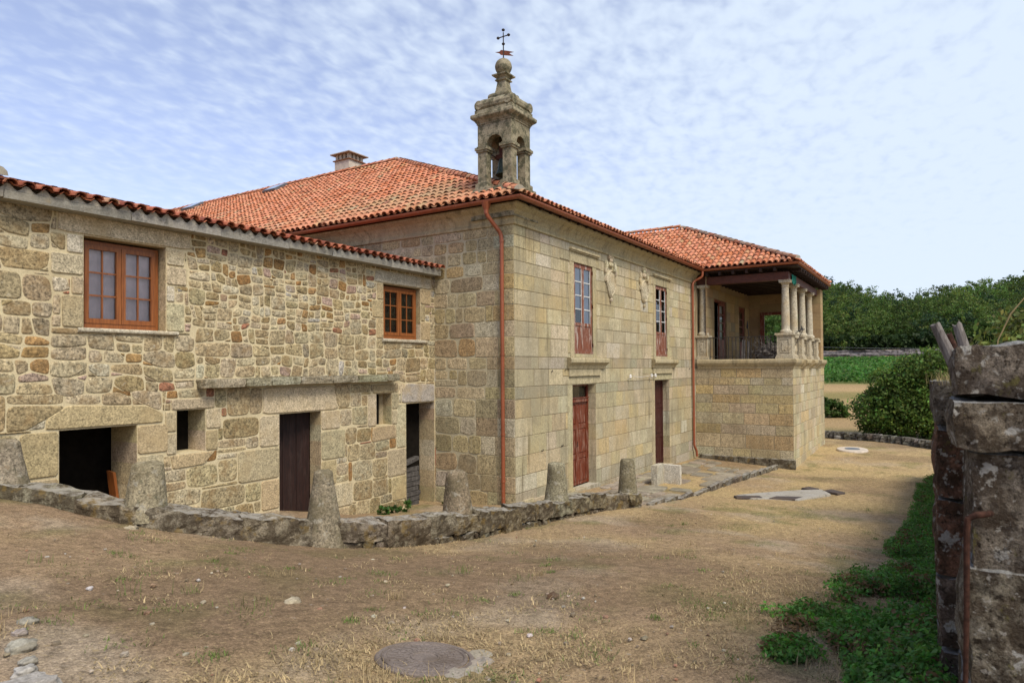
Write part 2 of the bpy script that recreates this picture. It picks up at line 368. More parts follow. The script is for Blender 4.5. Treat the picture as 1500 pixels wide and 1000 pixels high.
def stone(mb, poly, fr, d0, d1, bev, col, bulge=0.0, wob=0.0):
    if area(poly) < 0: poly = poly[::-1]
    rings = [(poly, d0), (inset(poly, bev*.3), d0+(d1-d0)*.65), (inset(poly, bev), d1)]
    rows = []
    for q, (pp, dd) in enumerate(rings):
        row = []
        for (s, z) in pp:
            w = (mn.noise(Vector((s*3.1, z*3.1, d0*10+.7)))*.5+.5)*wob if (wob and q) else 0
            row.append(fr(s, z, dd+w))
        rows.append(row)
    m = len(poly); i = mb.grid(rows, col, close=True)
    top = [i+2*m+k for k in range(m)]
    if bulge or wob:
        cx = sum(p[0] for p in poly)/m; cz = sum(p[1] for p in poly)/m
        mb.v.append(tuple(fr(cx, cz, d1+bulge+((mn.noise(Vector((cx*3.1, cz*3.1, d0*10+.7)))*.5+.5)*wob)))); ci = len(mb.v)-1
        for k in range(m): mb.f.append((top[k], top[(k+1) % m], ci)); mb.c.append(col)
    else: mb.cap(top, col)
def voronoi(x0, z0, x1, z1, rad, aniso=1.35, tries=9000):
    pts = []
    for _ in range(tries):
        x = random.uniform(x0, x1); z = random.uniform(z0, z1); r = rad(x, z)*random.choice((.55, .8, 1, 1, 1.2, 1.45))
        if all(((x-a)/aniso)**2+(z-b)**2 > (.5*(r+q))**2*1.0 for a, b, q in pts if abs(z-b) < .6 and abs(x-a) < .8): pts.append((x, z, r))
    cells = []
    for i, (x, z, r) in enumerate(pts):
        poly = rect(max(x0, x-.9), max(z0, z-.7), min(x1, x+.9), min(z1, z+.7))
        near = sorted(((a-x)**2+(b-z)**2, a, b, q) for j, (a, b, q) in enumerate(pts) if j != i and abs(a-x) < 1.4 and abs(b-z) < 1.1)[:26]
        X = x/aniso
        for _, a, b, q in near:             # power diagram in the stretched metric
            A = a/aniso; n = (2*(A-X)/aniso, 2*(b-z)); d = A*A+b*b-X*X-z*z+(r*r-q*q)*.22
            poly = clip(poly, n, d)
            if len(poly) < 3: break
        if len(poly) > 2: cells.append(poly)
    return cells
def guillotine(x0, z0, x1, z1, mw, mh, jit=.25):
    w = x1-x0; h = z1-z0; sw = mw*random.uniform(.7, 1.5); sh = mh*random.uniform(.75, 1.35)
    if w > sw*1.25 and (w/sw > h/sh or h <= sh*1.3):
        k = x0+w*random.uniform(.32, .68); return guillotine(x0, z0, k, z1, mw, mh)+guillotine(k, z0, x1, z1, mw, mh)
    if h > sh*1.3:
        k = z0+h*random.uniform(.36, .64); return guillotine(x0, z0, x1, k, mw, mh)+guillotine(x0, k, x1, z1, mw, mh)
    return [rect(x0, z0, x1, z1)]
def roughen(p, j):                          # pull corners in at random
    x0, z0, x1, z1 = bbox(p); m = min(x1-x0, z1-z0)*j
    cx = (x0+x1)/2; cz = (z0+z1)/2; o = []
    for i, (a, b) in enumerate(p):
        o.append((a+(cx-a)/max(abs(cx-a), 1e-6)*random.uniform(0, m), b+(cz-b)/max(abs(cz-b), 1e-6)*random.uniform(0, m)))
        a2, b2 = p[(i+1) % len(p)]
        if math.hypot(a2-a, b2-b) > .3:
            t = random.uniform(.3, .7); o.append((a+(a2-a)*t+random.uniform(-.3, .3)*m*.4, b+(b2-b)*t+random.uniform(-.3, .3)*m*.4))
    return o
def warp(p, amp, f=2.6, sd=0.0):
    """bend a cell with a shared field, so that neighbours still fit; edges are split first"""
    o = []
    for i in range(len(p)):
        a = p[i]; b = p[(i+1) % len(p)]; n = 2 if math.hypot(b[0]-a[0], b[1]-a[1]) > .16 else 1
        for k in range(n):
            x = a[0]+(b[0]-a[0])*k/n; z = a[1]+(b[1]-a[1])*k/n
            v = mn.noise_vector(Vector((x*f, z*f, sd)))+mn.noise_vector(Vector((x*f*2.7, z*f*2.7, sd+5)))*.5; o.append((x+v.x*amp, z+v.y*amp))
    return o
def hull(p):
    p = sorted(set(p)); 
    def half(q):
        h = []
        for c in q:
            while len(h) > 1 and (h[-1][0]-h[-2][0])*(c[1]-h[-2][1])-(h[-1][1]-h[-2][1])*(c[0]-h[-2][0]) <= 0: h.pop()
            h.append(c)
        return h[:-1]
    return half(p)+half(p[::-1])
def courses(x0, x1, zs, lo, hi, off=0.0):
    cells = []
    for i in range(len(zs)-1):
        x = x0; h = zs[i+1]-zs[i]
        while x < x1-1e-6:
            w = random.uniform(lo, hi)*(.75 if h < .3 else 1.0)
            if x1-(x+w) < lo*.7: w = x1-x
            cells.append(rect(x, zs[i], x+w, zs[i+1])); x += w
    return cells
def wall_sheet(mb, fr, x0, z0, x1, z1, opens, col, depth=.5, jambs=True):
    """the wall face with real holes, and the reveals of the holes"""
    xs = sorted({x0, x1, *[v for o in opens for v in (o[0], o[2])]}); zs = sorted({z0, z1, *[v for o in opens for v in (o[1], o[3])]})
    for a in range(len(xs)-1):
        for b in range(len(zs)-1):
            cx = (xs[a]+xs[a+1])/2; cz = (zs[b]+zs[b+1])/2
            if any(o[0] < cx < o[2] and o[1] < cz < o[3] for o in opens): continue
            mb.face([fr(xs[a], zs[b], 0), fr(xs[a+1], zs[b], 0), fr(xs[a+1], zs[b+1], 0), fr(xs[a], zs[b+1], 0)], col)
    for o in opens:
        dp = o[4] if len(o) > 4 else depth
        for (p, q) in (((o[0], o[1]), (o[2], o[1])), ((o[2], o[1]), (o[2], o[3])), ((o[2], o[3]), (o[0], o[3])), ((o[0], o[3]), (o[0], o[1]))):
            mb.face([fr(p[0], p[1], 0), fr(q[0], q[1], 0), fr(q[0], q[1], -dp), fr(p[0], p[1], -dp)], col)
def jit(c, v=.12, h=.05):
    k = 1+random.uniform(-v, v); return tuple(max(.01, x*k*(1+random.uniform(-h, h))) for x in c)
def frame_y(Y): return lambda s, z, d: Vector((s, Y-d, z))
def frame_x(X): return lambda s, z, d: Vector((X-d, -s, z))         # wall facing -X: s runs along -Y
RUB = [(.335, .27, .160)]*6+[(.375, .315, .205)]*5+[(.29, .225, .120)]*4+[(.31, .195, .085)]*2+[(.40, .35, .25)]*2+[(.26, .145, .055), (.27, .125, .075), (.36, .34, .29), (.24, .20, .13), (.33, .24, .185)]
ASH = [(.455, .39, .25)]*7+[(.48, .42, .285)]*5+[(.43, .36, .22)]*5+[(.455, .365, .20)]*2+[(.50, .455, .34)]+[(.385, .335, .22)]*3
WST = [(.36, .295, .17)]*6+[(.39, .325, .20)]*5+[(.32, .25, .135)]*4+[(.34, .245, .115)]*2+[(.28, .225, .14)]*2+[(.40, .355, .25)]
MORT = (.56, .475, .30)

# ------------------------------------------------------------------ roof tiles
TILE = [(.50, .205, .112)]*7+[(.54, .23, .13)]*5+[(.45, .155, .072)]*4+[(.55, .26, .15)]*1+[(.36, .12, .058)]+[(.45, .25, .13)]
def tiles(mb, A, e, u, L, inside, T, p=.21, ex=.34, ln=.43, seg=5, pal=TILE, lich=None):
    """barrel tiles on the plane through eave point A; e along the eave, u up the slope"""
    A = Vector(A); e = Vector(e).normalized(); u = Vector(u).normalized(); n = e.cross(u).normalized()
    if n.z < 0: n = -n
    nc = int(L/p); nr = int(T/ex)+1
    for i in range(nc+1):
        for j in range(nr):
            t0 = j*ex
            for kind in (0, 1):
                s = (i+(.5 if kind == 0 else 0))*p
                if not inside(s, t0+ex*.55): continue
                col = jit(random.choice(pal), .10, .04)
                if lich: col = lich(s, t0, col)
                js = random.uniform(-.013, .013); jt = random.uniform(-.02, .02); jh = random.uniform(-.004, .006)
                if random.random() < .025: col = random.choice([(.22, .10, .055), (.50, .29, .18), (.33, .25, .15), (.26, .12, .075)])
                base = A+e*(s+js)+u*(t0+jt-.02)+n*jh
                if kind == 0:               # cover
                    r0, r1 = .088, .070; h0, h1 = .055, .028
                    a0, a1 = [], []
                    for q in range(seg+1):
                        th = math.pi*q/seg; c, sn = math.cos(th), math.sin(th)
                        a0.append(base+e*(c*r0)+n*(h0+sn*r0*.82)); a1.append(base+u*ln+e*(c*r1)+n*(h1+sn*r1*.82))
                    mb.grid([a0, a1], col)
                    if j == 0:
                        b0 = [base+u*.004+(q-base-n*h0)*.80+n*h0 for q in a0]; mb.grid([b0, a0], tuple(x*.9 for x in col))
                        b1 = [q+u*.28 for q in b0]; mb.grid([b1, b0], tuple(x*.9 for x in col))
                else:                       # pan
                    r0 = .085; a0, a1 = [], []
                    for q in range(4):
                        th = math.pi*(.08+.84*q/3); c, sn = math.cos(th), math.sin(th)
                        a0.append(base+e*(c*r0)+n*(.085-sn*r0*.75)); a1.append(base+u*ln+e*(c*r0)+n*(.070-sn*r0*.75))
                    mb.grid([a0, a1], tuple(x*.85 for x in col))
def ridge_tiles(mb, A, B, up=(0, 0, 1), r=.115, ln=.36, pal=TILE):
    A = Vector(A); B = Vector(B); d = (B-A); L = d.length; d.normalize(); s = d.cross(Vector(up)).normalized(); n = s.cross(d)
    k = int(L/ln)
    for i in range(k):
        a = A+d*(i*ln); b = a+d*(ln*1.18); col = jit(random.choice(pal), .14)
        r0, r1 = r*1.08, r*.92; o = Vector((0, 0, random.uniform(-.008, .008)))
        rows = [[q0+s*(math.cos(math.pi*q/6)*rr)+n*(math.sin(math.pi*q/6)*rr*.85+hh)+o for q in range(7)] for q0, rr, hh in ((a, r0, .012), (b, r1, 0))]
        mb.grid(rows, col)
        if i == 0: mb.face(rows[0], (.4, .37, .3))
def gutter(mb, pts, r=.075, n=8):
    pts = [Vector(p) for p in pts]; rows = []
    for k, p in enumerate(pts):
        if k == 0: t = pts[1]-p; m = 1
        elif k == len(pts)-1: t = p-pts[k-1]; m = 1
        else:
            t1 = (p-pts[k-1]).normalized(); t2 = (pts[k+1]-p).normalized(); t = t1+t2; m = 1/max(.3, math.sqrt((1+t1.dot(t2))/2))
        s = Vector((t.y, -t.x, 0)).normalized()
        rows.append([p+s*(math.cos(math.pi*(1+q/n))*r*m)+Vector((0, 0, math.sin(math.pi*(1+q/n))*r)) for q in range(n+1)]
                    + [p+s*(math.cos(math.pi*(2-q/n))*r*.86*m)+Vector((0, 0, math.sin(math.pi*(2-q/n))*r*.86+.002)) for q in range(n+1)])
    mb.grid(rows, (.5, .5, .5), close=True)
def sweep_profile(mb, path, outs, prof, col):
    """path: wall-corner points; outs: outward direction at each; prof: (out, z)"""
    rows = [[Vector(p)+Vector(o)*pr[0]+Vector((0, 0, pr[1])) for pr in prof] for p, o in zip(path, outs)]
    mb.grid(rows, col)
    for r in (rows[0], rows[-1]): mb.face(r, col)
def rock(mb, c, size, col, seed=0, n=5, rnd=.55, amp=.12, mapf=None, freq=1.6):
    """a rounded, noisy block; size = half extents"""
    idx = {}; c = Vector(c); sx = Vector((seed*1.7, seed*.9, seed*2.3))
    def vert(a, b, d):
        k = (a, b, d)
        if k in idx: return idx[k]
        p = Vector((2*a/n-1, 2*b/n-1, 2*d/n-1)); m = max(abs(p.x), abs(p.y), abs(p.z)); q = p.normalized()*m if p.length else p
        p = p*(1-rnd)+q*rnd*1.15
        w = 1+amp*mn.noise(p*freq+sx)+amp*.5*mn.noise(p*freq*2.7+sx)
        p = p*w
        if mapf:
            P = mapf(p*(1/w)); wd = min(amp, .2)*.55
            P = P+mn.noise_vector(P*3.2+sx)*wd*.5+mn.noise_vector(P*8.5+sx)*wd*.32+mn.noise_vector(P*21+sx)*wd*.16
        else: P = c+Vector((p.x*size[0], p.y*size[1], p.z*size[2]))
        mb.v.append(tuple(P)); idx[k] = len(mb.v)-1; return idx[k]
    for ax in range(3):
        for sd in (0, n):
            for i in range(n):
                for j in range(n):
                    q = []
                    for (a, b) in ((i, j), (i+1, j), (i+1, j+1), (i, j+1)):
                        k = [a, b]; k.insert(ax, sd); q.append(vert(*k))
                    if (sd == 0) != (ax == 1): q = q[::-1]
                    mb.f.append(tuple(q)); mb.c.append(col)
# ------------------------------------------------------------------ terrain
X0, Y0, Y1, XB, YB, XE = 12.73, 7.99, 10.27, 26.04, 4.42, 34.2
CURB = [(3.30, 9.72, 1.24), (3.80, 9.13, 1.10), (4.07, 8.73, .98), (4.33, 8.29, .85), (4.64, 7.97, .75), (5.15, 7.63, .60), (5.67, 7.25, .45), (6.46, 6.85, .27), (7.05, 6.60, .18),
        (7.98, 6.42, .05), (8.85, 6.28, -.03), (9.94, 6.20, -.12), (11.36, 6.10, -.2), (12.77, 5.88, -.28), (13.81, 5.44, -.33)]
OUT = CURB+[(0, 0, .97), (3.5, 2.9, .75), (1.5, 4.1, 1.1), (0, 9, 1.5), (-4, 4, 1.35), (-4, -6, 1.2), (4.8, 0, .72), (6.5, .9, .47), (5.2, .96, .62), (10, 2.5, -.02), (10, -2, -.02), (7, 3.5, .35),
            (17.2, 4.34, -.64), (19.6, 2.46, -.78), (25.8, 4.46, -1.05), (25.4, .1, -.85), (25.4, 7.85, -.84), (19, 6.6, -.66), (14, 7.9, -.42), (34, .1, -.95), (38, 2.4, -.97), (36.5, 4.7, -.95),
            (33.5, 4.0, -.9), (32, 3.2, -.92), (15.5, 7.5, -.52), (17, 7.5, -.62), (23, 7.6, -.8), (45, 3, -1.0), (14.5, 1, -.45), (30, -8, -.9), (45, -12, -1.0)]
INN = [(3.3, 10.2, 1.05), (5, 10.2, .72), (5, 8.6, .70), (7, 10.2, .25), (7, 7.6, .12), (8.7, 10.2, -.05), (8.7, 7.2, -.12), (10, 10.2, -.32), (10, 7, -.32), (11.7, 10.2, -.5), (12.7, 10.2, -.52), (12, 8.5, -.42), (11.5, 6.7, -.38), (12.73, 8, -.36), (13.5, 6.4, -.36), (14, 7.9, -.42)]
def rbf(P):
    P = np.array(P, float); A = np.sqrt(((P[:, None, :2]-P[None, :, :2])**2).sum(-1)); n = len(P)
    K = np.zeros((n+1, n+1)); K[:n, :n] = A; K[:n, n] = 1; K[n, :n] = 1
    w = np.linalg.solve(K, np.append(P[:, 2], 0))
    def f(x, y):
        x = np.asarray(x, float); y = np.asarray(y, float); o = np.full(x.shape, w[n])
        for k in range(n): o = o+w[k]*np.hypot(x-P[k, 0], y-P[k, 1])
        return o
    return f
f_out, f_inn = rbf(OUT), rbf(INN)
CX = np.array([c[0] for c in CURB]); CY = np.array([c[1] for c in CURB]); CZ = np.array([c[2] for c in CURB])
def sst(x, a, b): t = np.clip((x-a)/(b-a), 0, 1); return t*t*(3-2*t)
def ridge_h(y): return np.interp(y, [-160, -60, -28, -5, 8, 13.6, 20, 42, 110], [23, 23.5, 22.5, 21, 19, 18.5, 20.5, 28, 26])
def far_z(x, y):
    z = np.interp(x, [-700, 45, 52, 68, 95, 160, 161.2, 170], [-1.0, -1.0, -.75, -.55, .5, 3.8, 5.9, 6.4])
    yy = y*320/np.maximum(x, 120); h = ridge_h(yy)
    t = np.clip((x-170)/150, 0, 1)
    return z+(h-6.4)*np.where(x > 170, np.sin(t*math.pi/2)**1.0, 0)-np.where(x > 340, (x-340)*.06, 0)
def ground_z(x, y):
    x = np.asarray(x, float); y = np.asarray(y, float)
    d = np.hypot(x-18, y-2); w = 1-sst(d, 24, 34)
    zo = w*f_out(x, y)+(1-w)*far_z(x, y)
    yc = np.interp(x, CX, CY)
    ins = sst(y-yc, .14, .30)*(1-sst(x, 13.6, 14.4))*sst(x, 3.2, 3.5)
    zi = f_inn(np.clip(x, 3, 14.5), np.clip(y, 5, 10.4))
    return zo*(1-ins)+zi*ins
def gz(x, y): return float(ground_z(np.array([x]), np.array([y]))[0])
def vnoise(x, y, sc, seed=0, octs=3):
    o = np.zeros(x.shape); a = 1; tot = 0
    for k in range(octs):
        X = x*sc*2**k+seed*17.3; Y = y*sc*2**k+seed*5.1; ix = np.floor(X).astype(int); iy = np.floor(Y).astype(int); fx = X-ix; fy = Y-iy
        fx = fx*fx*(3-2*fx); fy = fy*fy*(3-2*fy)
        def h(i, j):
            v = np.sin(i*127.1+j*311.7+seed*74.7+k*19.9)*43758.5453; return v-np.floor(v)
        o += a*((h(ix, iy)*(1-fx)+h(ix+1, iy)*fx)*(1-fy)+(h(ix, iy+1)*(1-fx)+h(ix+1, iy+1)*fx)*fy); tot += a; a *= .5
    return o/tot
def straw_cover(x, y):
    """how much dry grass grows at a place: bare soil near the wall and on the trodden way, dense on the sunny way to the right"""
    n = vnoise(x, y, .55, 3, 4)
    return np.clip(.30+.45*sst(x, 9, 20)+(n-.5)*1.6-.15*sst(y-x*.35, 1.5, 4), 0, 1)
def build_ground():
    xs = np.concatenate([np.arange(-700, -20, 40), np.arange(-20, -3, 1.5), np.arange(-3, 2, .4), np.arange(2, 15, .125), np.arange(15, 42, .3), np.arange(42, 100, 3), np.arange(100, 158, 6), [160, 160.4, 160.8, 161.2, 162], np.arange(164, 360, 8), np.arange(360, 900, 60)])
    ys = np.concatenate([np.arange(-700, -60, 40), np.arange(-60, -8, 3), np.arange(-8, -1, .5), np.arange(-1, 10.6, .125), np.arange(10.75, 16, .5), np.arange(16, 60, 3), np.arange(60, 720, 40)])
    Xg, Yg = np.meshgrid(xs, ys, indexing='ij'); Z = ground_z(Xg, Yg)
    near = 1-sst(np.hypot(Xg-8, Yg-3), 25, 45)
    Z += near*((vnoise(Xg, Yg, 1.1, 1, 3)-.5)*.07+(vnoise(Xg, Yg, 4.5, 2, 2)-.5)*.022)
    V = np.stack([Xg, Yg, Z], -1).reshape(-1, 3); ny = len(ys); nx = len(xs)
    i = np.arange((nx-1))[:, None]*ny+np.arange(ny-1)[None, :]; i = i.ravel()
    Q = np.stack([i, i+ny, i+ny+1, i+1], -1)
    # cover colours at vertices
    x, y = V[:, 0], V[:, 1]
    soil = np.array([.275, .192, .118]); straw = np.array([.40, .295, .145]); grey = np.array([.36, .29, .205]); green = np.array([.105, .12, .032])
    s = straw_cover(x, y)[:, None]; c = soil*(1-s)+straw*s
    g = (sst(vnoise(x, y, .8, 5, 4), .56, .72)*.75*(1-.5*s[:, 0]))[:, None]; c = c*(1-g)+grey*g
    e = (sst(vnoise(x, y, 1.3, 8, 4), .60, .74)*.45)[:, None]; c = c*(1-e)+green*e
    b = (sst(vnoise(x, y, .45, 31, 4), .54, .70)*.55)[:, None]; c = c*(1-b)+np.array([.17, .115, .068])*b
    f = sst(x, 36, 46)[:, None]; dry = np.array([.34, .235, .115])*(.8+.4*vnoise(x, y, .12, 4, 4)[:, None])
    gp = (sst(vnoise(x, y, .09, 9, 3), .58, .66)*.6)[:, None]; dry = dry*(1-gp)+np.array([.12, .13, .03])*gp
    c = c*(1-f)+dry*f
    h = (sst(x, 90, 95)*(1-sst(x, 159, 160)))[:, None]; c = c*(1-h)+np.array([.10, .14, .035])*h
    h = sst(x, 161, 166)[:, None]; c = c*(1-h)+np.array([.012, .017, .006])*h
    me = bpy.data.meshes.new('ground'); me.vertices.add(len(V)); me.vertices.foreach_set('co', V.astype(np.float32).ravel())
    me.loops.add(Q.size); me.loops.foreach_set('vertex_index', Q.astype(np.int32).ravel()); me.polygons.add(len(Q))
    me.polygons.foreach_set('loop_start', np.arange(0, Q.size, 4, dtype=np.int32)); me.polygons.foreach_set('loop_total', np.full(len(Q), 4, np.int32))
    me.polygons.foreach_set('use_smooth', np.ones(len(Q), bool)); me.update(calc_edges=True)
    ca = me.color_attributes.new('Col', 'FLOAT_COLOR', 'POINT'); C = np.ones((len(V), 4), np.float32); C[:, :3] = c; ca.data.foreach_set('color', C.ravel())
    t = NT('dry_ground'); c = t.attr()
    c = t.scale(c, t.rng(t.noise(9, 6, .72), .28, .72, .55, 1.45, False))
    c = t.scale(c, t.rng(t.noise(48, 4, .75), .3, .7, .45, 1.55, False))
    c = t.scale(c, t.rng(t.noise(120, 2, .7), .3, .7, .7, 1.3, False))
    c = t.mix(t.math('MULTIPLY', t.rng(t.noise(26, 3, .6, off=(3, 1, 0)), .60, .68), .55), c, (.42, .32, .16))
    c = t.mix(t.math('MULTIPLY', t.rng(t.noise(34, 3, .6, off=(9, 4, 0)), .61, .69), .6), c, (.085, .06, .035))
    c = t.mix(t.math('MULTIPLY', t.rng(t.noise(15, 4, .7, off=(2, 8, 0)), .64, .72), .6), c, (.40, .36, .29))
    t.bump(t.math('ADD', t.noise(30, 5, .75), t.math('MULTIPLY', t.noise(7, 4, .6), .8)), .9, .03); me.materials.append(t.done(c, .95, .1))
    o = bpy.data.objects.new('ground', me); COL.objects.link(o); o['kind'] = 'structure'
build_ground()

# ------------------------------------------------------------------ the long rubble outbuilding
def casement(root, X_0, X_1, z0, z1, Y, behind, mat, name='window', sill=None, label=None):
    """two-leaf wooden window set back in its opening; panes and curtain are sub-parts"""
    m = MB(); fw = .055
    def bar(x0, z0_, x1, z1_, y0, y1): m.box((x0, y0, z0_), (x1, y1, z1_))
    bar(X_0, z0, X_0+fw, z1, Y, Y+.07); bar(X_1-fw, z0, X_1, z1, Y, Y+.07); bar(X_0+fw, z1-fw, X_1-fw, z1, Y, Y+.07); bar(X_0+fw, z0, X_1-fw, z0+.07, Y-.012, Y+.07)
    xm = (X_0+X_1)/2; sw = .062; g = MB()
    for a, b in ((X_0+fw+.004, xm-.004), (xm+.004, X_1-fw-.004)):
        za, zb = z0+.074, z1-fw-.004
        bar(a, za, a+sw, zb, Y-.02, Y+.045); bar(b-sw, za, b, zb, Y-.02, Y+.045); bar(a+sw, za, b-sw, za+sw+.01, Y-.02, Y+.045); bar(a+sw, zb-sw, b-sw, zb, Y-.02, Y+.045)
        gx0, gx1, gz0, gz1 = a+sw, b-sw, za+sw+.01, zb-sw
        bar((gx0+gx1)/2-.011, gz0, (gx0+gx1)/2+.011, gz1, Y+.002, Y+.03)
        for k in (1, 2):
            zz = gz0+(gz1-gz0)*k/3; bar(gx0, zz-.011, (gx0+gx1)/2-.011, zz+.011, Y+.004, Y+.028); bar((gx0+gx1)/2+.011, zz-.011, gx1, zz+.011, Y+.004, Y+.028)
        g.face([(gx0, Y+.016, gz0), (gx1, Y+.016, gz0), (gx1, Y+.016, gz1), (gx0, Y+.016, gz1)])
    w = m.build(name, mat, root); g.build('pane', M['glass'], w)
    if label: w['label'] = label
    bar2 = MB()
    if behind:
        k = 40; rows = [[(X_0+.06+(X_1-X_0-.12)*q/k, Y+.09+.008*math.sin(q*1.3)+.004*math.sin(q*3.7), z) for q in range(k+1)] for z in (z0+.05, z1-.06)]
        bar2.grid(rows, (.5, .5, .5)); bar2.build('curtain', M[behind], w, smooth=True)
    if sill:
        s = MB(); x0, x1, za, zb, out = sill; rows = [[(x, Y1-q, z) for q, z in ((-.1, za), (out-.02, za), (out, za+.02), (out, zb-.02), (out-.02, zb), (-.14, zb))] for x in (x0, x1)]
        s.grid(rows, (.42, .38, .29), close=True); s.face(rows[0], (.42, .38, .29)); s.face(rows[1][::-1], (.42, .38, .29)); s.build('sill', M['dressed'], w)
    return w
def build_outbuilding():
    root = thing('stone_outbuilding', (8.0, Y1, .1), 'long low rubble stone outbuilding with two brown windows and dark doorways', 'outbuilding')
    fr = frame_y(Y1); D = .55
    opens = [(4.80, 3.31, 6.02, 4.64, .5), (10.94, 3.36, 12.20, 4.58, .5), (4.49, .3, 5.57, 1.88, .75), (6.19, 1.36, 6.70, 2.06, .50), (8.17, -.5, 9.17, 1.88, .32), (10.71, 1.46, 11.20, 2.16, .28), (11.67, -.9, 12.70, 1.9, .48)]
    top = 4.96
    m = MB(); wall_sheet(m, fr, -2, -.9, X0, top, opens, MORT, D)
    m.build('mortar_bed', M['mortar'], root)
    dressed = []    # (poly, colour)
    LG = (.44, .375, .25); MG = (.38, .315, .20); TN = (.38, .30, .175)
    def dr(x0, z0, x1, z1, c=MG): dressed.append((rect(x0, z0, x1, z1), c))
    dressed.append(([(4.46, 4.64), (6.42, 4.64), (6.44, 4.90), (4.47, 4.93)], LG))
    zz = [3.31, 3.78, 4.05, 4.36, 4.64]; wl = [.28, .16, .42, .22]; wr = [.30, .14, .34, .30]
    for k in range(4):
        dr(4.80-wl[k], zz[k], 4.80, zz[k+1]-.012, random.choice([LG, MG, (.50, .46, .36)])); dr(6.02, zz[k], 6.02+wr[k], zz[k+1]-.012, random.choice([LG, MG, (.50, .46, .36)]))
    dressed.append(([(10.66, 4.58), (12.62, 4.58), (12.60, 4.84), (10.70, 4.86)], (.42, .38, .29)))
    for a, b, w1, w2 in ((3.36, 3.8, .22, .34), (3.812, 4.2, .34, .16), (4.212, 4.568, .2, .36)): dr(10.94-w1, a, 10.94, b, TN); dr(12.20, a, 12.20+w2, b, TN)
    dressed.append(([(4.32, 1.89), (5.96, 1.88), (5.98, 2.02), (5.72, 2.16), (4.60, 2.22), (4.34, 2.05)], TN))
    dr(5.57, 1.42, 6.05, 1.86, TN); dr(5.57, .92, 5.98, 1.40, LG); dr(5.57, .5, 5.9, .9, TN); dr(4.02, 1.25, 4.49, 1.87, TN); dr(4.1, .75, 4.49, 1.23, MG)
    dr(6.10, 2.06, 6.86, 2.24, MG); dr(6.70, 1.72, 6.98, 2.05, LG); dr(6.70, 1.36, 6.92, 1.70, TN); dr(6.0, 1.72, 6.19, 2.05, MG); dr(6.02, 1.36, 6.19, 1.70, LG); dressed.append(([(6.12, 1.12), (6.66, 1.14), (6.86, 1.35), (6.08, 1.35)], TN))
    dressed.append(([(7.80, 1.89), (9.62, 1.88), (9.50, 2.36), (7.82, 2.38)], LG))
    dr(7.74, 1.30, 8.17, 1.87, LG); dr(7.30, .72, 8.17, 1.28, MG); dr(7.78, .16, 8.17, .70, TN); dr(7.3, -.4, 8.17, .14, MG)
    dr(9.17, 1.50, 9.66, 1.87, LG); dr(9.17, .90, 9.80, 1.48, MG); dr(9.17, .40, 9.56, .88, TN); dr(9.17, -.1, 10.0, .38, LG); dr(9.17, -.6, 9.9, -.12, TN)
    dr(10.60, 2.16, 11.30, 2.36, TN); dr(11.20, 1.80, 11.42, 2.15, MG); dr(11.20, 1.46, 11.38, 1.78, LG); dr(10.45, 1.46, 10.71, 2.15, LG); dressed.append(([(10.55, 1.12), (11.34, 1.16), (11.30, 1.45), (10.62, 1.45)], TN))
    dressed.append(([(11.52, 1.92), (12.70, 1.90), (12.70, 2.32), (11.66, 2.36), (11.54, 2.2)], (.37, .35, .30)))
    dr(11.34, .92, 11.67, 1.90, LG); dr(11.05, .30, 11.67, .90, MG); dr(11.2, -.25, 11.67, .28, TN)
    obs = [rect(*o[:4]) for o in opens]+[p for p, _ in dressed]+[rect(6.5, 2.40, 11.25, 2.55)]
    def rad(x, z):
        r = .255 if z < 3.05 else .195
        if 7.2 < x < 10.6 and z > 3.3: r = .155
        return r
    cells = []
    for (xa, xb, za, zb, mw, mh) in ((1.2, 4.4, 2.38, top, .40, .24), (4.4, 6.5, 2.38, 3.25, .42, .26), (6.4, 10.7, 3.42, top, .235, .165), (6.5, 10.7, 2.55, 3.42, .34, .24), (10.7, X0, 2.38, top, .33, .23), (4.4, 6.4, 3.25, top, .3, .22), (6.5, 10.7, 2.38, 2.56, .5, .3)):
        for c in guillotine(xa, za, xb, zb, mw, mh):
            b = bbox(c); w, h = b[2]-b[0], b[3]-b[1]
            if random.random() < .30 and w > .16:                      # a corner broken off, a packing stone in its place
                k = random.randrange(4); a = c[k]; p = c[k-1]; q = c[(k+1) % 4]; t1 = random.uniform(.3, .5); t2 = random.uniform(.3, .5)
                P1 = (a[0]+(p[0]-a[0])*t1, a[1]+(p[1]-a[1])*t1); P2 = (a[0]+(q[0]-a[0])*t2, a[1]+(q[1]-a[1])*t2)
                cells.append([P1, a, P2]); c = c[:k]+[P1, P2]+c[k+1:]
            cells.append(c)
    cells = [hull(warp(c, .075, 2.3, 3.0)) for c in cells]
    cells = carve(cells, obs, .003)
    low = []
    zsl = [-.9, -.45, -.05, .36, .78, 1.16, 1.52, 1.92, 2.38]
    for a, b in zip(zsl, zsl[1:]): low += guillotine(1.2, a, X0, b, .52, .40)
    low = [hull(warp(c, .05, 1.8, 9.0)) for c in low]; low = carve(low, obs, .004)
    sm = MB()
    for c in cells+low:
        if area(c) < 0: c = c[::-1]
        b = bbox(c); big = min(b[2]-b[0], b[3]-b[1])
        cc = random.choice(RUB)
        if area(c) > .06: cc = random.choice(RUB[:13])
        if b[2] > 11.0 and b[3] < .35: cc = tuple(x*.75 for x in cc)
        gap = random.uniform(.005, .015) if b[1] > 2.3 else random.uniform(.003, .009)
        p = chaikin(inset(c, gap), random.uniform(.10, .20)); p = chaikin(p, .20) if big > .14 else p
        stone(sm, p, fr, -.012, random.uniform(.001, .012), min(.022, big*.14), jit(cc, .18, .03), bulge=random.uniform(.0, .008), wob=.010)
    sm.build('rubble_stone', M['rubble'], root, smooth=False)
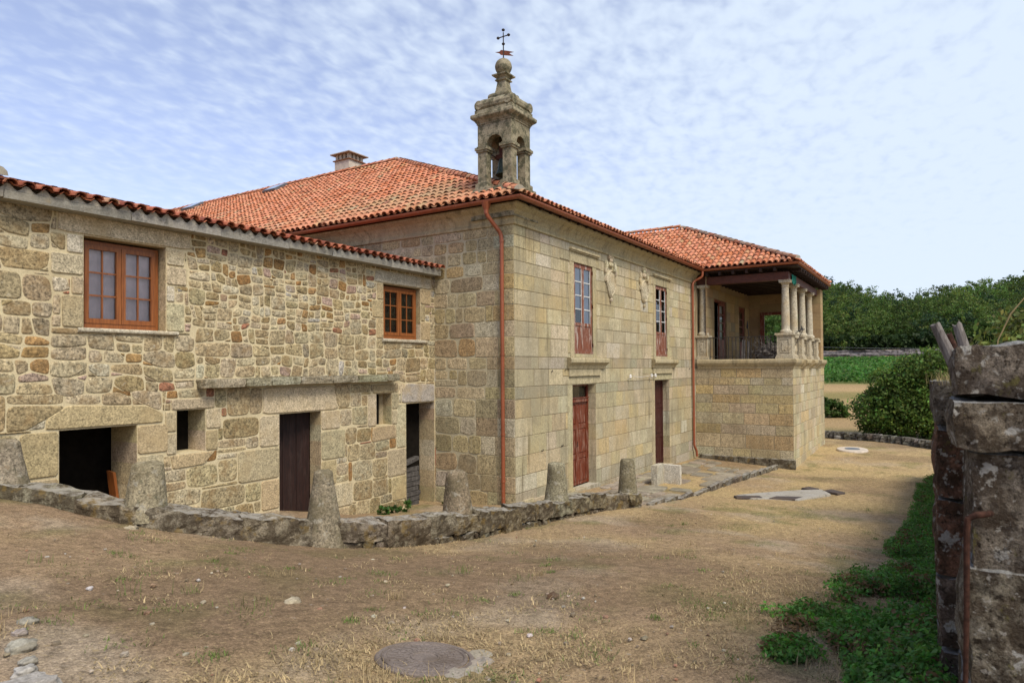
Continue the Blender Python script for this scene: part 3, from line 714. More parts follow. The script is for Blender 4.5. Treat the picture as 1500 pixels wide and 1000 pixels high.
    def near(p):
        cx = sum(q[0] for q in p)/len(p); cz = sum(q[1] for q in p)/len(p)
        return min(range(len(opens)), key=lambda k: max(opens[k][0]-cx, cx-opens[k][2], 0)+max(opens[k][1]-cz, cz-opens[k][3], 0))
    for k, o in enumerate(opens):           # surround of each opening, with the blocks of its reveals
        ds = MB()
        for p, c in dressed:
            if near(p) != k: continue
            p = inset(p, .006); stone(ds, chaikin(p, .06), fr, -.01, .02, .012, jit(c, .10, .03), wob=.006)
        dp = (o[4] if len(o) > 4 else D); zb = o[1]
        while zb < o[3]-.02:
            zt = min(o[3], zb+random.uniform(.28, .5))
            for xe, sg in ((o[0], 1), (o[2], -1)):
                c = jit(random.choice([MG, TN, LG]), .12)
                ds.box((min(xe, xe+sg*.008), Y1+.001, zb+.001), (max(xe, xe+sg*.008), Y1+dp*.97, zt-.001), c)
            zb = zt
        ds.box((o[0]+.009, Y1+.002, o[3]-.009), (o[2]-.009, Y1+dp*.96, o[3]-.001), TN)
        ds.build('stone_surround', M['dressed'], root)
    # ledge over the door
    lg = MB(); x = 6.53
    while x < 11.2:
        w = min(random.uniform(.5, .95), 11.23-x); w = 11.23-x if 11.23-x-w < .3 else w
        z0 = 2.405+.006*(x-6.5)+random.uniform(-.008, .008)
        rock(lg, (x+w/2, Y1-.055, z0+.070), (w/2-.004, .17, .072), jit((.27, .24, .165), .12), seed=x, n=6, rnd=.12, amp=.05); x += w
    lg.build('ledge', M['bollard'], root)
    # eave slab, roof deck, tiles
    sl = MB(); x = -2.0
    while x < 12.62:
        w = min(random.uniform(.9, 1.7), 12.64-x); z0 = 4.915+random.uniform(-.01, .01)
        sl.hexa([(x+.004, Y1-.27+random.uniform(-.012, .012), z0), (x+w-.004, Y1-.27+random.uniform(-.012, .012), z0), (x+w-.004, Y1+.2, z0), (x+.004, Y1+.2, z0),
                 (x+.004, Y1-.29, z0+.105), (x+w-.004, Y1-.29, z0+.105), (x+w-.004, Y1+.2, z0+.105), (x+.004, Y1+.2, z0+.105)], jit((.30, .285, .245), .12, .02)); x += w
    # mortar bed that fills the wave under the tiles
    sl.face([(-2, Y1-.10, 5.0), (12.62, Y1-.10, 5.0), (12.62, Y1-.10, 5.175), (-2, Y1-.10, 5.175)], (.2, .17, .13))
    k = 1180; rows = []
    xs = np.linspace(-2, 12.62, k)
    for zf in (0, 1): rows.append([(xx, Y1-.275+.012*mn.noise(Vector((xx*6, zf, 0))), 5.018 if zf == 0 else 5.065+.038*math.cos((xx+2.0-.105)*2*math.pi/.21)) for xx in xs])
    sl.grid(rows, (.40, .37, .31)); sl.build('eave_slab', M['concrete'], root)
    a = R(13.5); u = Vector((0, math.cos(a), math.sin(a)))
    rf = MB(); tiles(rf, (-2.0, Y1-.32, 5.045), (1, 0, 0), u, 14.66, lambda s, t: s < 14.66 and t < 4.6, 4.6, lich=None, pal=[(.36, .115, .06)]*4+[(.30, .09, .05)]*3+[(.42, .15, .08)]*3+[(.25, .08, .05)])
    ridge_tiles(rf, (3.62, Y1-.36, 5.17), Vector((3.62, Y1-.36, 5.17))+u*4.4, r=.12)
    A = Vector((-2, Y1-.2, 5.03)); B = A+u*4.7; rf.face([A, (12.7, A.y, A.z), (12.7, B.y, B.z), B], (.2, .1, .06))
    rf.face([(-2, B.y, B.z), (12.7, B.y, B.z), (12.7, B.y+.3, -1), (-2, B.y+.3, -1)], (.3, .2, .1))
    rf.build('roof', M['tile'], root)
    # dark rooms
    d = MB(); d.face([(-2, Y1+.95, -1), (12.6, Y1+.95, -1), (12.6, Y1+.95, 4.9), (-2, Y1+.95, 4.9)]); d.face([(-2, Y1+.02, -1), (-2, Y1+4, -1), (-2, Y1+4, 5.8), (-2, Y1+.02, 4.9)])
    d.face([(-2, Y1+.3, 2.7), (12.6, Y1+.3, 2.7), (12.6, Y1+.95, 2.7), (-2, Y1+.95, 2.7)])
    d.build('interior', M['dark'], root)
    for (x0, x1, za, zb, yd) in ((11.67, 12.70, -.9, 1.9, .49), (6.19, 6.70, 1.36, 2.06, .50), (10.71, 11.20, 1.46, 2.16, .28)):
        sp = MB(); sp.box((x0-.05, Y1+yd-.01, za-.05), (x1+.05, Y1+yd+.03, zb+.05)); sp.build('dark_depth_panel', M['dark'], root)  # near-black panels paint the unlit depth of the corner doorway and both slits
    sp = MB(); sp.box((11.07, Y1+.25, 1.461), (11.199, Y1+.279, 2.159), MG); sp.build('slit_jamb', M['dressed'], root)
    casement(root, 4.83, 5.99, 3.32, 4.60, Y1+.17, 'curtain', M['frame_wood'], sill=(4.72, 6.20, 3.245, 3.312, .06), label='brown two-leaf window with curtains tinted like reflected sky behind twelve panes')
    casement(root, 10.97, 12.17, 3.37, 4.54, Y1+.11, None, M['frame_wood'], sill=(10.88, 12.40, 3.285, 3.362, .06), label='brown two-leaf window with dark panes')
    # plank door ajar in the doorway
    dm = MB()
    for k in range(7):
        xa, xb = 8.19+k*.138, 8.19+k*.138+.132; ya, yb = Y1+.56-.035*k, Y1+.56-.035*(k+.95); o = .006*(k % 2)
        dm.hexa([(xa, ya-o, -.25), (xb, yb-o, -.25), (xb, yb+.04, -.25), (xa, ya+.04, -.25), (xa, ya-o, 1.87), (xb, yb-o, 1.87), (xb, yb+.04, 1.87), (xa, ya+.04, 1.87)])
    dm.build('door', M['plank_door'], root)
    return root
build_outbuilding()

# ------------------------------------------------------------------ the manor house
FZ = [-1.3, -.9, -.52, -.13, .25, .70, 1.13, 1.55, 1.98, 2.26, 2.66, 2.95, 3.40, 3.76, 4.13, 4.47, 4.83, 5.12, 5.42, 5.70, 5.94]
def french_window(root, x0, x1, z0, z1, Y, behind, dark_pane, label):
    m = MB(); g = MB(); bl = MB(); xm = (x0+x1)/2
    def bar(a, b, c, d, ya=0., yb=.05, mm=None): (mm or m).box((a, Y+ya, b), (c, Y+yb, d))
    bar(x0, z0, x0+.04, z1, .01, .09); bar(x1-.04, z0, x1, z1, .01, .09); bar(x0+.04, z1-.04, x1-.04, z1, .01, .09)
    zp = z0+.78; bars = []
    for k, (a, b) in enumerate(((x0+.045, xm-.004), (xm+.004, x1-.045))):
        s = .062
        bar(a, z0+.01, a+s, z1-.045); bar(b-s, z0+.01, b, z1-.045); bar(a+s, z1-.115, b-s, z1-.045); bar(a+s, zp-.04, b-s, zp+.04); bar(a+s, z0+.01, b-s, z0+.13)
        bar(a+s, z0+.13, b-s, zp-.04, .018, .035)
        bar((a+b)/2-.004, z0+.13, (a+b)/2+.004, zp-.04, .012, .018)
        n = 4; ga, gb = zp+.04, z1-.115; lights = MB(); lv = len(lights.v); bar(a+s, ga, a+s+.012, gb, .006, .032, lights); bar(b-s-.012, ga, b-s, gb, .006, .032, lights); bars.append(lights)
        for q in range(1, n): zz = ga+(gb-ga)*q/n; bar(a+s+.012, zz-.014, b-s-.012, zz+.014, .008, .032, lights)
        g.face([(a+s, Y+.022, ga), (b-s, Y+.022, ga), (b-s, Y+.022, gb), (a+s, Y+.022, gb)])
        for q in range(n):
            if (k, q) in dark_pane: continue
            za, zb = ga+(gb-ga)*q/n, ga+(gb-ga)*(q+1)/n; bl.face([(a+s, Y+.06, za), (b-s, Y+.06, za), (b-s, Y+.06, zb), (a+s, Y+.06, zb)])
    for zz in (z0+.18, z0+1.25, z1-.22):
        for xx in (x0-.02, x1+.0): m.box((xx, Y-.03, zz), (xx+.03, Y+.02, zz+.10))
    m.box((x0-.03, Y-.02, z0-.005), (x1+.02, Y+.03, z0+.06))
    w = m.build('window', M['old_red_wood'], root); [q.build('glazing_bar', M['pale_paint'], w) for q in bars]; g.build('pane', M['glass'], w); w['label'] = label
    if bl.f: bl.build('blind', M['shutter_blind'], w)
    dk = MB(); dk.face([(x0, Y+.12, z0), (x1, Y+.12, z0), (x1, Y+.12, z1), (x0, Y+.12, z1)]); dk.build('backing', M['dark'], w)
def panel_door(root, x0, x1, z0, z1, Y, mat, transom, label):
    m = MB(); xm = (x0+x1)/2
    def box(a, b, c, d, ya, yb): m.box((a, Y+ya, b), (c, Y+yb, d))
    zt = z1-transom
    box(x0, z0, x0+.06, z1, -.02, .06); box(x1-.06, z0, x1, z1, -.02, .06); box(x0+.06, z1-.05, x1-.06, z1, -.02, .06)
    if transom: box(x0+.06, zt-.05, x1-.06, zt+.05, -.06, .06); box(x0+.06, zt+.05, x1-.06, zt+.07, -.085, .06)
    for a, b in ((x0+.062, xm-.003), (xm+.003, x1-.062)):
        box(a, z0+.02, b, zt-.052, .012, .045)
        s = .085; H = zt-.052-z0-.02
        rails = [0, .34, .70, 1.0]
        box(a, z0+.02, a+s, zt-.052, -.008, .012); box(b-s, z0+.02, b, zt-.052, -.008, .012)
        for r in rails:
            zc = z0+.02+r*H; box(a+s, max(z0+.02, zc-.06), b-s, min(zt-.052, zc+.06), -.008, .012)
        for q in range(3):
            za = z0+.02+rails[q]*H+.10; zb = z0+.02+rails[q+1]*H-.10
            m.hexa([(a+s+.03, Y-.004, za), (b-s-.03, Y-.004, za), (b-s-.01, Y+.012, za-.02), (a+s+.01, Y+.012, za-.02), (a+s+.03, Y-.004, zb), (b-s-.03, Y-.004, zb), (b-s-.01, Y+.012, zb+.02), (a+s+.01, Y+.012, zb+.02)])
    d = m.build('door', mat, root); d['label'] = label
    if transom:
        g = MB(); g.face([(x0+.06, Y+.02, zt+.07), (x1-.06, Y+.02, zt+.07), (x1-.06, Y+.02, z1-.05), (x0+.06, Y+.02, z1-.05)]); g.build('transom_pane', M['glass'], d)
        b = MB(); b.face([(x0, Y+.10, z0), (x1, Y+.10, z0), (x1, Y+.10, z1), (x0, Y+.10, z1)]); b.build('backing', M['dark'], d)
    h = MB(); h.tube([(xm-.05, Y-.01, z0+1.05), (xm-.05, Y-.05, z0+1.05), (xm-.05, Y-.05, z0+1.18)], .008, 6); h.build('handle', M['iron'], d)
def shield(root, cx, Y, zc, sc, tip):
    """carved coat of arms: shield, crest and scrolls"""
    m = MB(); col = (.44, .385, .27)
    n = 26; out = []
    for k in range(n):
        a = 2*math.pi*k/n; x = math.sin(a); z = math.cos(a)
        xx = x*.24*(1+.10*math.sin(4*a)); zz = z*.30 if z > 0 else z*(.36 if tip else .32)
        if tip and z < 0: xx *= (1-.55*(-z)**2.2)
        out.append((xx*sc, zz*sc-.06))
    rows = [[(cx+a*q, Y-dd, zc+b*q) for a, b in out] for q, dd in ((1.0, -.01), (1.0, .05), (.88, .085), (.82, .06), (.5, .075))]
    i = m.grid(rows, col, close=True); m.cap([i+4*n+k for k in range(n)], col)
    for x, z in ((-.09, .06), (.09, .06), (-.08, -.18), (.08, -.18)): rock(m, (cx+x*sc, Y-.062, zc+z*sc-.02), (.055, .018, .08), col, seed=x*9+z, n=5, rnd=.6, amp=.35, freq=3)
    for x, z, a, b in ((0, .37, .13, .07), (0, .47, .09, .055), (-.10, .53, .035, .05), (0, .55, .035, .05), (.10, .53, .035, .05), (-.23, .33, .06, .12), (.23, .33, .06, .12), (-.29, .20, .04, .07), (.29, .20, .04, .07), (-.27, .02, .03, .08), (.27, .02, .03, .08), (0, -.45, .05, .05)):
        rock(m, (cx+x*sc, Y-.035, zc+z*sc), (a, .045, b), jit(col, .1), seed=x*7+z*3, n=5, rnd=.7, amp=.3, freq=2.5)
    return m.build('coat_of_arms', M['dressed'], root)
def build_manor():
    root = thing('manor_house', (X0, Y0, -.4), 'ashlar manor house with red tiled hip roof, two tall windows and carved coats of arms', 'house')
    fr = frame_y(Y0); top = 6.42
    wins = [(15.67, 3.06, 16.80, 5.45), (21.69, 3.06, 22.82, 5.45)]; doors = [(15.53, -.9, 16.93, 2.25), (21.53, -.95, 22.97, 2.25)]
    opens = [(*w, .12) for w in wins]+[(*d, .32) for d in doors]
    m = MB(); wall_sheet(m, fr, X0, -1.6, XB, top, opens, (.17, .135, .08), .5); m.build('joint_bed', M['mortar'], root)
    obs = [rect(*o[:4]) for o in opens]; sur = []
    for (a, b, c, d) in wins:
        sur += [rect(a-.22, 2.95, a, 5.45), rect(c, 2.95, c+.22, 5.45), rect(a-.22, 5.45, c+.22, 5.72)]
    for (a, b, c, d) in doors:
        sur += [rect(a-.26, -.7, a, 2.25), rect(a-.26, 2.25, c+.30, 2.47)]
    cells = carve(courses(X0, XB, FZ, .45, 1.05), obs+sur, .006)
    sm = MB()
    for c in cells:
        z0 = bbox(c)[1]; cc = random.choice(ASH)
        if abs(z0-2.66) < .02 or abs(z0-1.98) < .02 or z0 > 5.65 or z0 < -.4: cc = random.choice([(.33, .295, .205), (.36, .315, .215), (.30, .27, .19), (.37, .33, .25)])   # greyer weathered courses
        stone(sm, inset(c, random.uniform(.0025, .006)), fr, -.012, random.uniform(.0, .008), .007, jit(cc, .08, .03), wob=.005)
    for c in carve(sur, obs, .004):
        stone(sm, inset(c, .003), fr, -.012, .012, .008, jit((.42, .365, .225), .05, .02))
    rv = MB()
    for (a, b, c, d) in doors:
        zb = -.9
        for zt in [z for z in FZ if z > -.9 and z < 2.25]+[2.25]:
            if zt-zb < .05: continue
            for xe, sg in ((a, 1), (c, -1)): sm.box((min(xe, xe+sg*.01), Y0+.004, zb+.004), (max(xe, xe+sg*.01), Y0+.30, zt-.004), jit(random.choice(ASH), .1))
            zb = zt
        sm.box((a+.011, Y0+.005, 2.238), (c-.011, Y0+.30, 2.249), ASH[0])
        sm.box((a-.05, Y0-.10, gz((a+c)/2, Y0-.05)-.2), (c+.05, Y0+.22, gz((a+c)/2, Y0-.05)+.075), (.40, .37, .29))
    # plinth stones along the foot
    x = X0+.02
    while x < 15.1: sm.box((x, Y0-.05, -1.2), (x+.7, Y0-.002, gz(x+.3, Y0)+.06), jit(ASH[0], .1)); x += .71
    sm.build('facade_wall', M['ashlar'], root)
    # west wall
    fx = frame_x(X0); ws = -36.0
    b = MB(); b.face([fx(ws, -1.5, 0), fx(-Y0, -1.5, 0), fx(-Y0, top, 0), fx(ws, top, 0)], (.41, .36, .24))
    for f in ([(XB, Y0+.01, -1), (XB, 36, -1), (XB, 36, 6.4), (XB, Y0+.01, 6.4)], [(X0, 36, -1), (XB, 36, -1), (XB, 36, 6.4), (X0, 36, 6.4)]): b.face(f, (.4, .35, .25))
    b.build('mortar_bed', M['mortar'], root)
    wm = MB(); cw = []
    for k in range(len(FZ)-1):
        e = -Y0-random.uniform(.65, 1.1); k2 = random.random()
        cw += [rect(e, FZ[k], -Y0-(.30+.3*k2), FZ[k+1]), rect(-Y0-(.30+.3*k2), FZ[k], -Y0, FZ[k+1])]
        n = 1 if FZ[k+1]-FZ[k] < .34 else 2
        cw += [roughen(c, .13) for c in guillotine(-Y1-.02, FZ[k], e, FZ[k+1], .58, .40)]
    for k in range(len(FZ)-1):
        if FZ[k+1] > 4.9: cw += [roughen(c, .12) for c in guillotine(-24, FZ[k], -Y1-.02, FZ[k+1], .55, .36)]
    for c in cw:
        cc = jit(random.choice(WST), .11)
        near = bbox(c)[2] > -Y0-.7
        p = inset(c, random.uniform(.002, .005) if near else random.uniform(.004, .010))
        if len(c) > 4 or not near: p = chaikin(p, .14)
        stone(wm, p, fx, -.012, random.uniform(.002, .012), .012, cc, wob=.008)
    wm.build('west_wall', M['ashlar_west'], root)
    # cornice
    cm = MB(); prof = [(-.02, 5.915), (.045, 5.93), (.05, 5.955), (.05, 5.99), (.028, 6.005), (.034, 6.06), (.07, 6.15), (.13, 6.235), (.22, 6.30), (.25, 6.315), (.25, 6.37), (-.02, 6.375)]
    sweep_profile(cm, [(X0, 30, 0), (X0, Y0, 0), (XB-.0, Y0, 0)], [(-1, 0, 0), (-1, -1, 0), (0, -1, 0)], prof, (.37, .32, .195)); cm.build('cornice', M['ashlar'], root)
    # eaves: boards, rafter tails
    em = MB(); sweep_profile(em, [(X0, 40, 0), (X0, Y0, 0), (XB-.2, Y0, 0)], [(-1, 0, 0), (-1, -1, 0), (0, -1, 0)], [(-.05, 6.392), (.36, 6.392), (.36, 6.425), (-.05, 6.44)], (.1, .05, .03))
    for k in range(27): em.box((X0+.2+k*.49, Y0-.34, 6.345), (X0+.28+k*.49, Y0-.252, 6.390))
    em.build('eave_board', M['dark_wood'], root)
    gm = MB(); gutter(gm, [(X0-.40, 40, 6.44), (X0-.40, Y0-.40, 6.44), (XB-.32, Y0-.40, 6.44)], .078); gm.build('gutter', M['gutter'], root)
    # downpipes
    def pipe(pts, r=.045, rings=()):
        p = MB(); P = [Vector(q) for q in pts]; o = []
        for k, q in enumerate(P):           # soften the bends
            if 0 < k < len(P)-1:
                a = (P[k-1]-q); b = (P[k+1]-q); l = min(.07, a.length*.4, b.length*.4); a.normalize(); b.normalize()
                o += [q+a*l, q+(a+b)*l*.28, q+b*l]
            else: o.append(q)
        p.tube(o, r, 12)
        for z in rings: q = P[-2] if len(P) < 5 else P[3]; p.tube([(q.x, q.y, z-.02), (q.x, q.y, z+.02)], r*1.22, 12)
        return p
    yv = 8.26
    p = pipe([(X0-.40, 8.46, 6.36), (X0-.40, 8.46, 6.13), (X0-.10, yv+.02, 5.74), (X0-.085, yv, 5.6), (X0-.085, yv, -.5)], rings=(5.55, 3.0, 1.2, .15)); p.lathe((X0-.40, 8.46, 0), [(.05, 6.14), (.055, 6.22), (.12, 6.40)], 12)
    p.build('downpipe', M['gutter'], root, smooth=False)
    yf = Y0-.09; xp = 25.50
    p = pipe([(XB-.34, Y0-.42, 6.36), (XB-.34, Y0-.42, 6.14), (xp+.12, yf-.02, 5.98), (xp, yf, 5.86), (xp, yf, -.34), (xp+.12, yf-.05, -.52), (xp+.14, yf-.06, -.75)], rings=(5.6, 3.0, .9)); p.build('downpipe', M['gutter'], root)
    # roofs
    ex, ey, ez = X0-.42, Y0-.42, 6.46; PX, PY, PZ = 19.4, 17.45, 10.66; kx = (PY-ey)/(PX-ex)
    rf = MB(); uw = Vector((PX-ex, 0, PZ-ez)); Tw = uw.length; uw.normalize()
    def in_w(s, t): x = ex+uw.x*t; y = ey+s; return t < Tw and y >= ey+(x-ex)*kx-.02 and s < 41
    def lich(s, t, c):
        d = mn.noise(Vector((s*.35, t*.5, 2)))+.35*mn.noise(Vector((s*1.5, t*1.5, 5)))-.10*(t-1.2)-.03*(s-6)
        w = min(.75, max(0, d*1.1+.12))*random.uniform(.3, 1); g = (.31, .255, .145); return tuple(a*(1-w)+b*w for a, b in zip(c, g))
    tiles(rf, (ex, ey, ez), (0, 1, 0), uw, 41, in_w, Tw, lich=lich)
    uf = Vector((0, PY-ey, PZ-ez)); Tf = uf.length; uf.normalize(); xr = XB+.3
    def in_f(s, t): x = ex+s; y = ey+uf.y*t; return t < Tf and y > ey-.1 and x >= ex+(y-ey)/kx-.02 and x <= xr-(y-ey)*(xr-PX)/(PY-ey) and s < xr-ex-.3
    tiles(rf, (ex, ey, ez), (1, 0, 0), uf, xr-ex, in_f, Tf, lich=None)
    dk = (.16, .07, .04); o = Vector((0, 0, -.035)); A = Vector((ex, ey, ez))+o; P = Vector((PX, PY, PZ))+o; Bk = Vector((PX, 49, PZ))+o
    rf.face([A, P, Bk, (ex, 49, A.z)], dk); rf.face([A, (xr, ey, A.z), P], dk); rf.face([(xr, ey, A.z), (xr, 49, A.z), Bk, P], dk)
    ridge_tiles(rf, (ex+.02, ey+.02, ez+.09), (PX, PY, PZ+.07)); ridge_tiles(rf, (PX, PY, PZ+.07), (PX, 49, PZ+.07)); ridge_tiles(rf, (xr, ey, ez+.07), (PX, PY, PZ+.07))
    rf.build('roof', M['tile'], root)
    # roof windows
    nrm = Vector((0, 1, 0)).cross(uw); nrm = nrm if nrm.z > 0 else -nrm
    for y, t in ((23.4, 7.2), (29.6, 7.35)):
        q = Vector((ex, y, ez))+uw*t+nrm*.10; f = MB(); g = MB(); e = Vector((0, 1, 0)); W, Hh = .85, .75
        c = [q, q+e*W, q+e*W+uw*Hh, q+uw*Hh]; f.hexa([*c, *[p+nrm*.10 for p in c]]); sk = f.build('roof_window', M['lead'], root)
        i = [q+e*.07+uw*.07, q+e*(W-.07)+uw*.07, q+e*(W-.07)+uw*(Hh-.07), q+e*.07+uw*(Hh-.07)]; g.face([p+nrm*.104 for p in i]); g.build('pane', M['glass'], sk)
    # chimney
    cx, cy, cz = 20.1, 20.75, PZ+.22
    ch = MB(); ch.box((cx-.42, cy-.42, cz-1.6), (cx+.42, cy+.42, cz+.46)); st = ch.build('chimney', M['render'], root)
    cp = MB(); cp.box((cx-.48, cy-.48, cz+.462), (cx+.48, cy+.48, cz+.50), (.2, .1, .06))
    for i in range(4):
        for j in range(4):
            if i in (0, 3) or j in (0, 3): cp.box((cx-.40+i*.22, cy-.40+j*.22, cz+.502), (cx-.27+i*.22, cy-.27+j*.22, cz+.72), (.45, .4, .33))
    cp.box((cx-.56, cy-.56, cz+.722), (cx+.56, cy+.56, cz+.76), (.33, .25, .19)); cp.lathe((cx, cy, cz), [(.78, .762), (.2, .84)], 4, (.33, .22, .16), square=True); cp.build('chimney_cap', M['plaster'], st)
    # tall windows, hoods, sills, doors
    french_window(root, 15.67, 16.80, 3.06, 5.45, Y0+.02, True, {(0, 0)}, 'tall peeling window with blue grey blinds behind its panes')
    french_window(root, 21.69, 22.82, 3.06, 5.45, Y0+.02, True, {(a, b) for a in (0, 1) for b in range(4)}, 'tall peeling window with dark bare panes')
    for (a, b, c, d) in wins:
        hm = MB(); hm.box((a-.24, Y0-.05, 5.72), (c+.30, Y0, 5.755), ASH[5]); hm.box((a-.27, Y0-.085, 5.757), (c+.34, Y0, 5.81), ASH[5]); hm.box((a-.245, Y0-.028, 3.0), (a-.222, Y0+.002, 5.718), ASH[0]); hm.build('window_hood', M['ashlar'], root)
    for (a, b, c, d) in wins:
        s = MB(); x0, x1 = a-.43, c+.62
        pr = [(0, 2.662), (.06, 2.662), (.075, 2.70), (.10, 2.75), (.165, 2.81), (.18, 2.83), (.18, 2.90), (.165, 2.945), (0, 2.958)]
        sweep_profile(s, [(x0, Y0, 0), (x0, Y0, 0), (x1, Y0, 0), (x1, Y0, 0)], [(0, 0, 0), (-.5, -1, 0), (.5, -1, 0), (0, 0, 0)], pr, (.40, .34, .21))
        s.box((x0+.07, Y0-.04, 2.47), (x1-.22, Y0, 2.660), (.41, .35, .22)); s.box((x0+.05, Y0-.062, 2.47), (x1-.2, Y0-.041, 2.50), (.40, .34, .21)); s.build('window_sill', M['ashlar'], root)
    panel_door(root, 15.55, 16.91, gz(16.2, 7.95)+.08, 2.235, Y0+.235, M['red_door'], .42, 'red panelled double door with a glass transom')
    panel_door(root, 21.55, 22.95, gz(22.2, 7.95)+.08, 2.235, Y0+.245, M['dark_door'], 0, 'dark red panelled double door')
    shield(root, 17.95, Y0, 5.20, 1.25, True); shield(root, 20.58, Y0, 5.20, 1.2, False)
    for x in (19.2, 21.0, 21.35):
        ins = MB(); ins.tube([(x, Y0, 2.33), (x, Y0-.10, 2.33), (x, Y0-.10, 2.38)], .012, 6); ins.lathe((x, Y0-.10, 2.36), [(.02, 0), (.045, .015), (.03, .05), (.042, .065), (.02, .11)], 10); ins.build('insulator', M['insulator'], root)
    ins = MB()
    w = [Vector((19.2, Y0-.10, 2.43)).lerp(Vector((21.0, Y0-.10, 2.43)), k/8)+Vector((0, 0, -.05*math.sin(math.pi*k/8))) for k in range(9)]; ins.tube(w, .006, 5)
    ins.tube([(21.0, Y0-.1, 2.43), (21.35, Y0-.1, 2.42), (21.5, Y0-.02, 2.36)], .006, 5); ins.build('cable', M['insulator'], root)
    for x, z in ((15.1, 2.62), (14.4, 2.6), (25.2, 2.6), (13.9, .72), (14.9, .73)): hk = MB(); hk.tube([(x, Y0+.02, z), (x, Y0-.05, z), (x, Y0-.05, z+.04)], .012, 6); hk.build('wall_hook', M['iron'], root)
    return root
build_manor()
# ------------------------------------------------------------------ the balcony wing
def column(root, x, y, z0, z1, r=.14):
    m = MB(); c = (.42, .38, .29); h = z1-z0
    pr = [(r*1.45, 0), (r*1.5, .03), (r*1.5, .07), (r*1.38, .10), (r*1.18, .12), (r*1.12, .14)]
    pr += [(r*(1.06-.22*(k/8)**1.6), .15+(h-.42)*k/8) for k in range(9)]
    pr += [(r*.95, h-.26), (r*.98, h-.24), (r*.86, h-.225), (r*.88, h-.16), (r*1.05, h-.13), (r*1.22, h-.10)]
    m.lathe((x, y, z0), pr, 24, c); q = r*1.36; m.box((x-q, y-q, z1-.098), (x+q, y+q, z1-.03), c); m.box((x-q*1.08, y-q*1.08, z1-.029), (x+q*1.08, y+q*1.08, z1), c)
    return m.build('column', M['dressed'], root, smooth=False)
def pedestal(root, x0, y0, x1, y1, z0, z1):
    m = MB(); c = (.41, .36, .26)
    m.box((x0, y0, z0+.13), (x1, y1, z1-.12), c); m.box((x0-.05, y0-.05, z0), (x1+.05, y1+.05, z0+.08), c); m.box((x0-.025, y0-.025, z0+.081), (x1+.025, y1+.025, z0+.129), c)
    m.box((x0-.03, y0-.03, z1-.119), (x1+.03, y1+.03, z1-.075), c); m.box((x0-.065, y0-.065, z1-.074), (x1+.065, y1+.065, z1), c)
    ya, yb, za, zb = y0+.09, y1-.09, z0+.22, z1-.2                     # raised frame and carved field on the west side
    for a, b in (((ya, za), (yb, za+.03)), ((ya, zb-.03), (yb, zb)), ((ya, za+.031), (ya+.03, zb-.031)), ((yb-.03, za+.031), (yb, zb-.031))): m.box((x0-.018, a[0], a[1]), (x0-.001, b[0], b[1]), c)
    rock(m, (x0-.004, (ya+yb)/2, (za+zb)/2), (.02, (yb-ya)*.28, (zb-za)*.33), c, seed=x0+y0, n=6, rnd=.5, amp=.35, freq=3)
    return m.build('pedestal', M['dressed'], root)
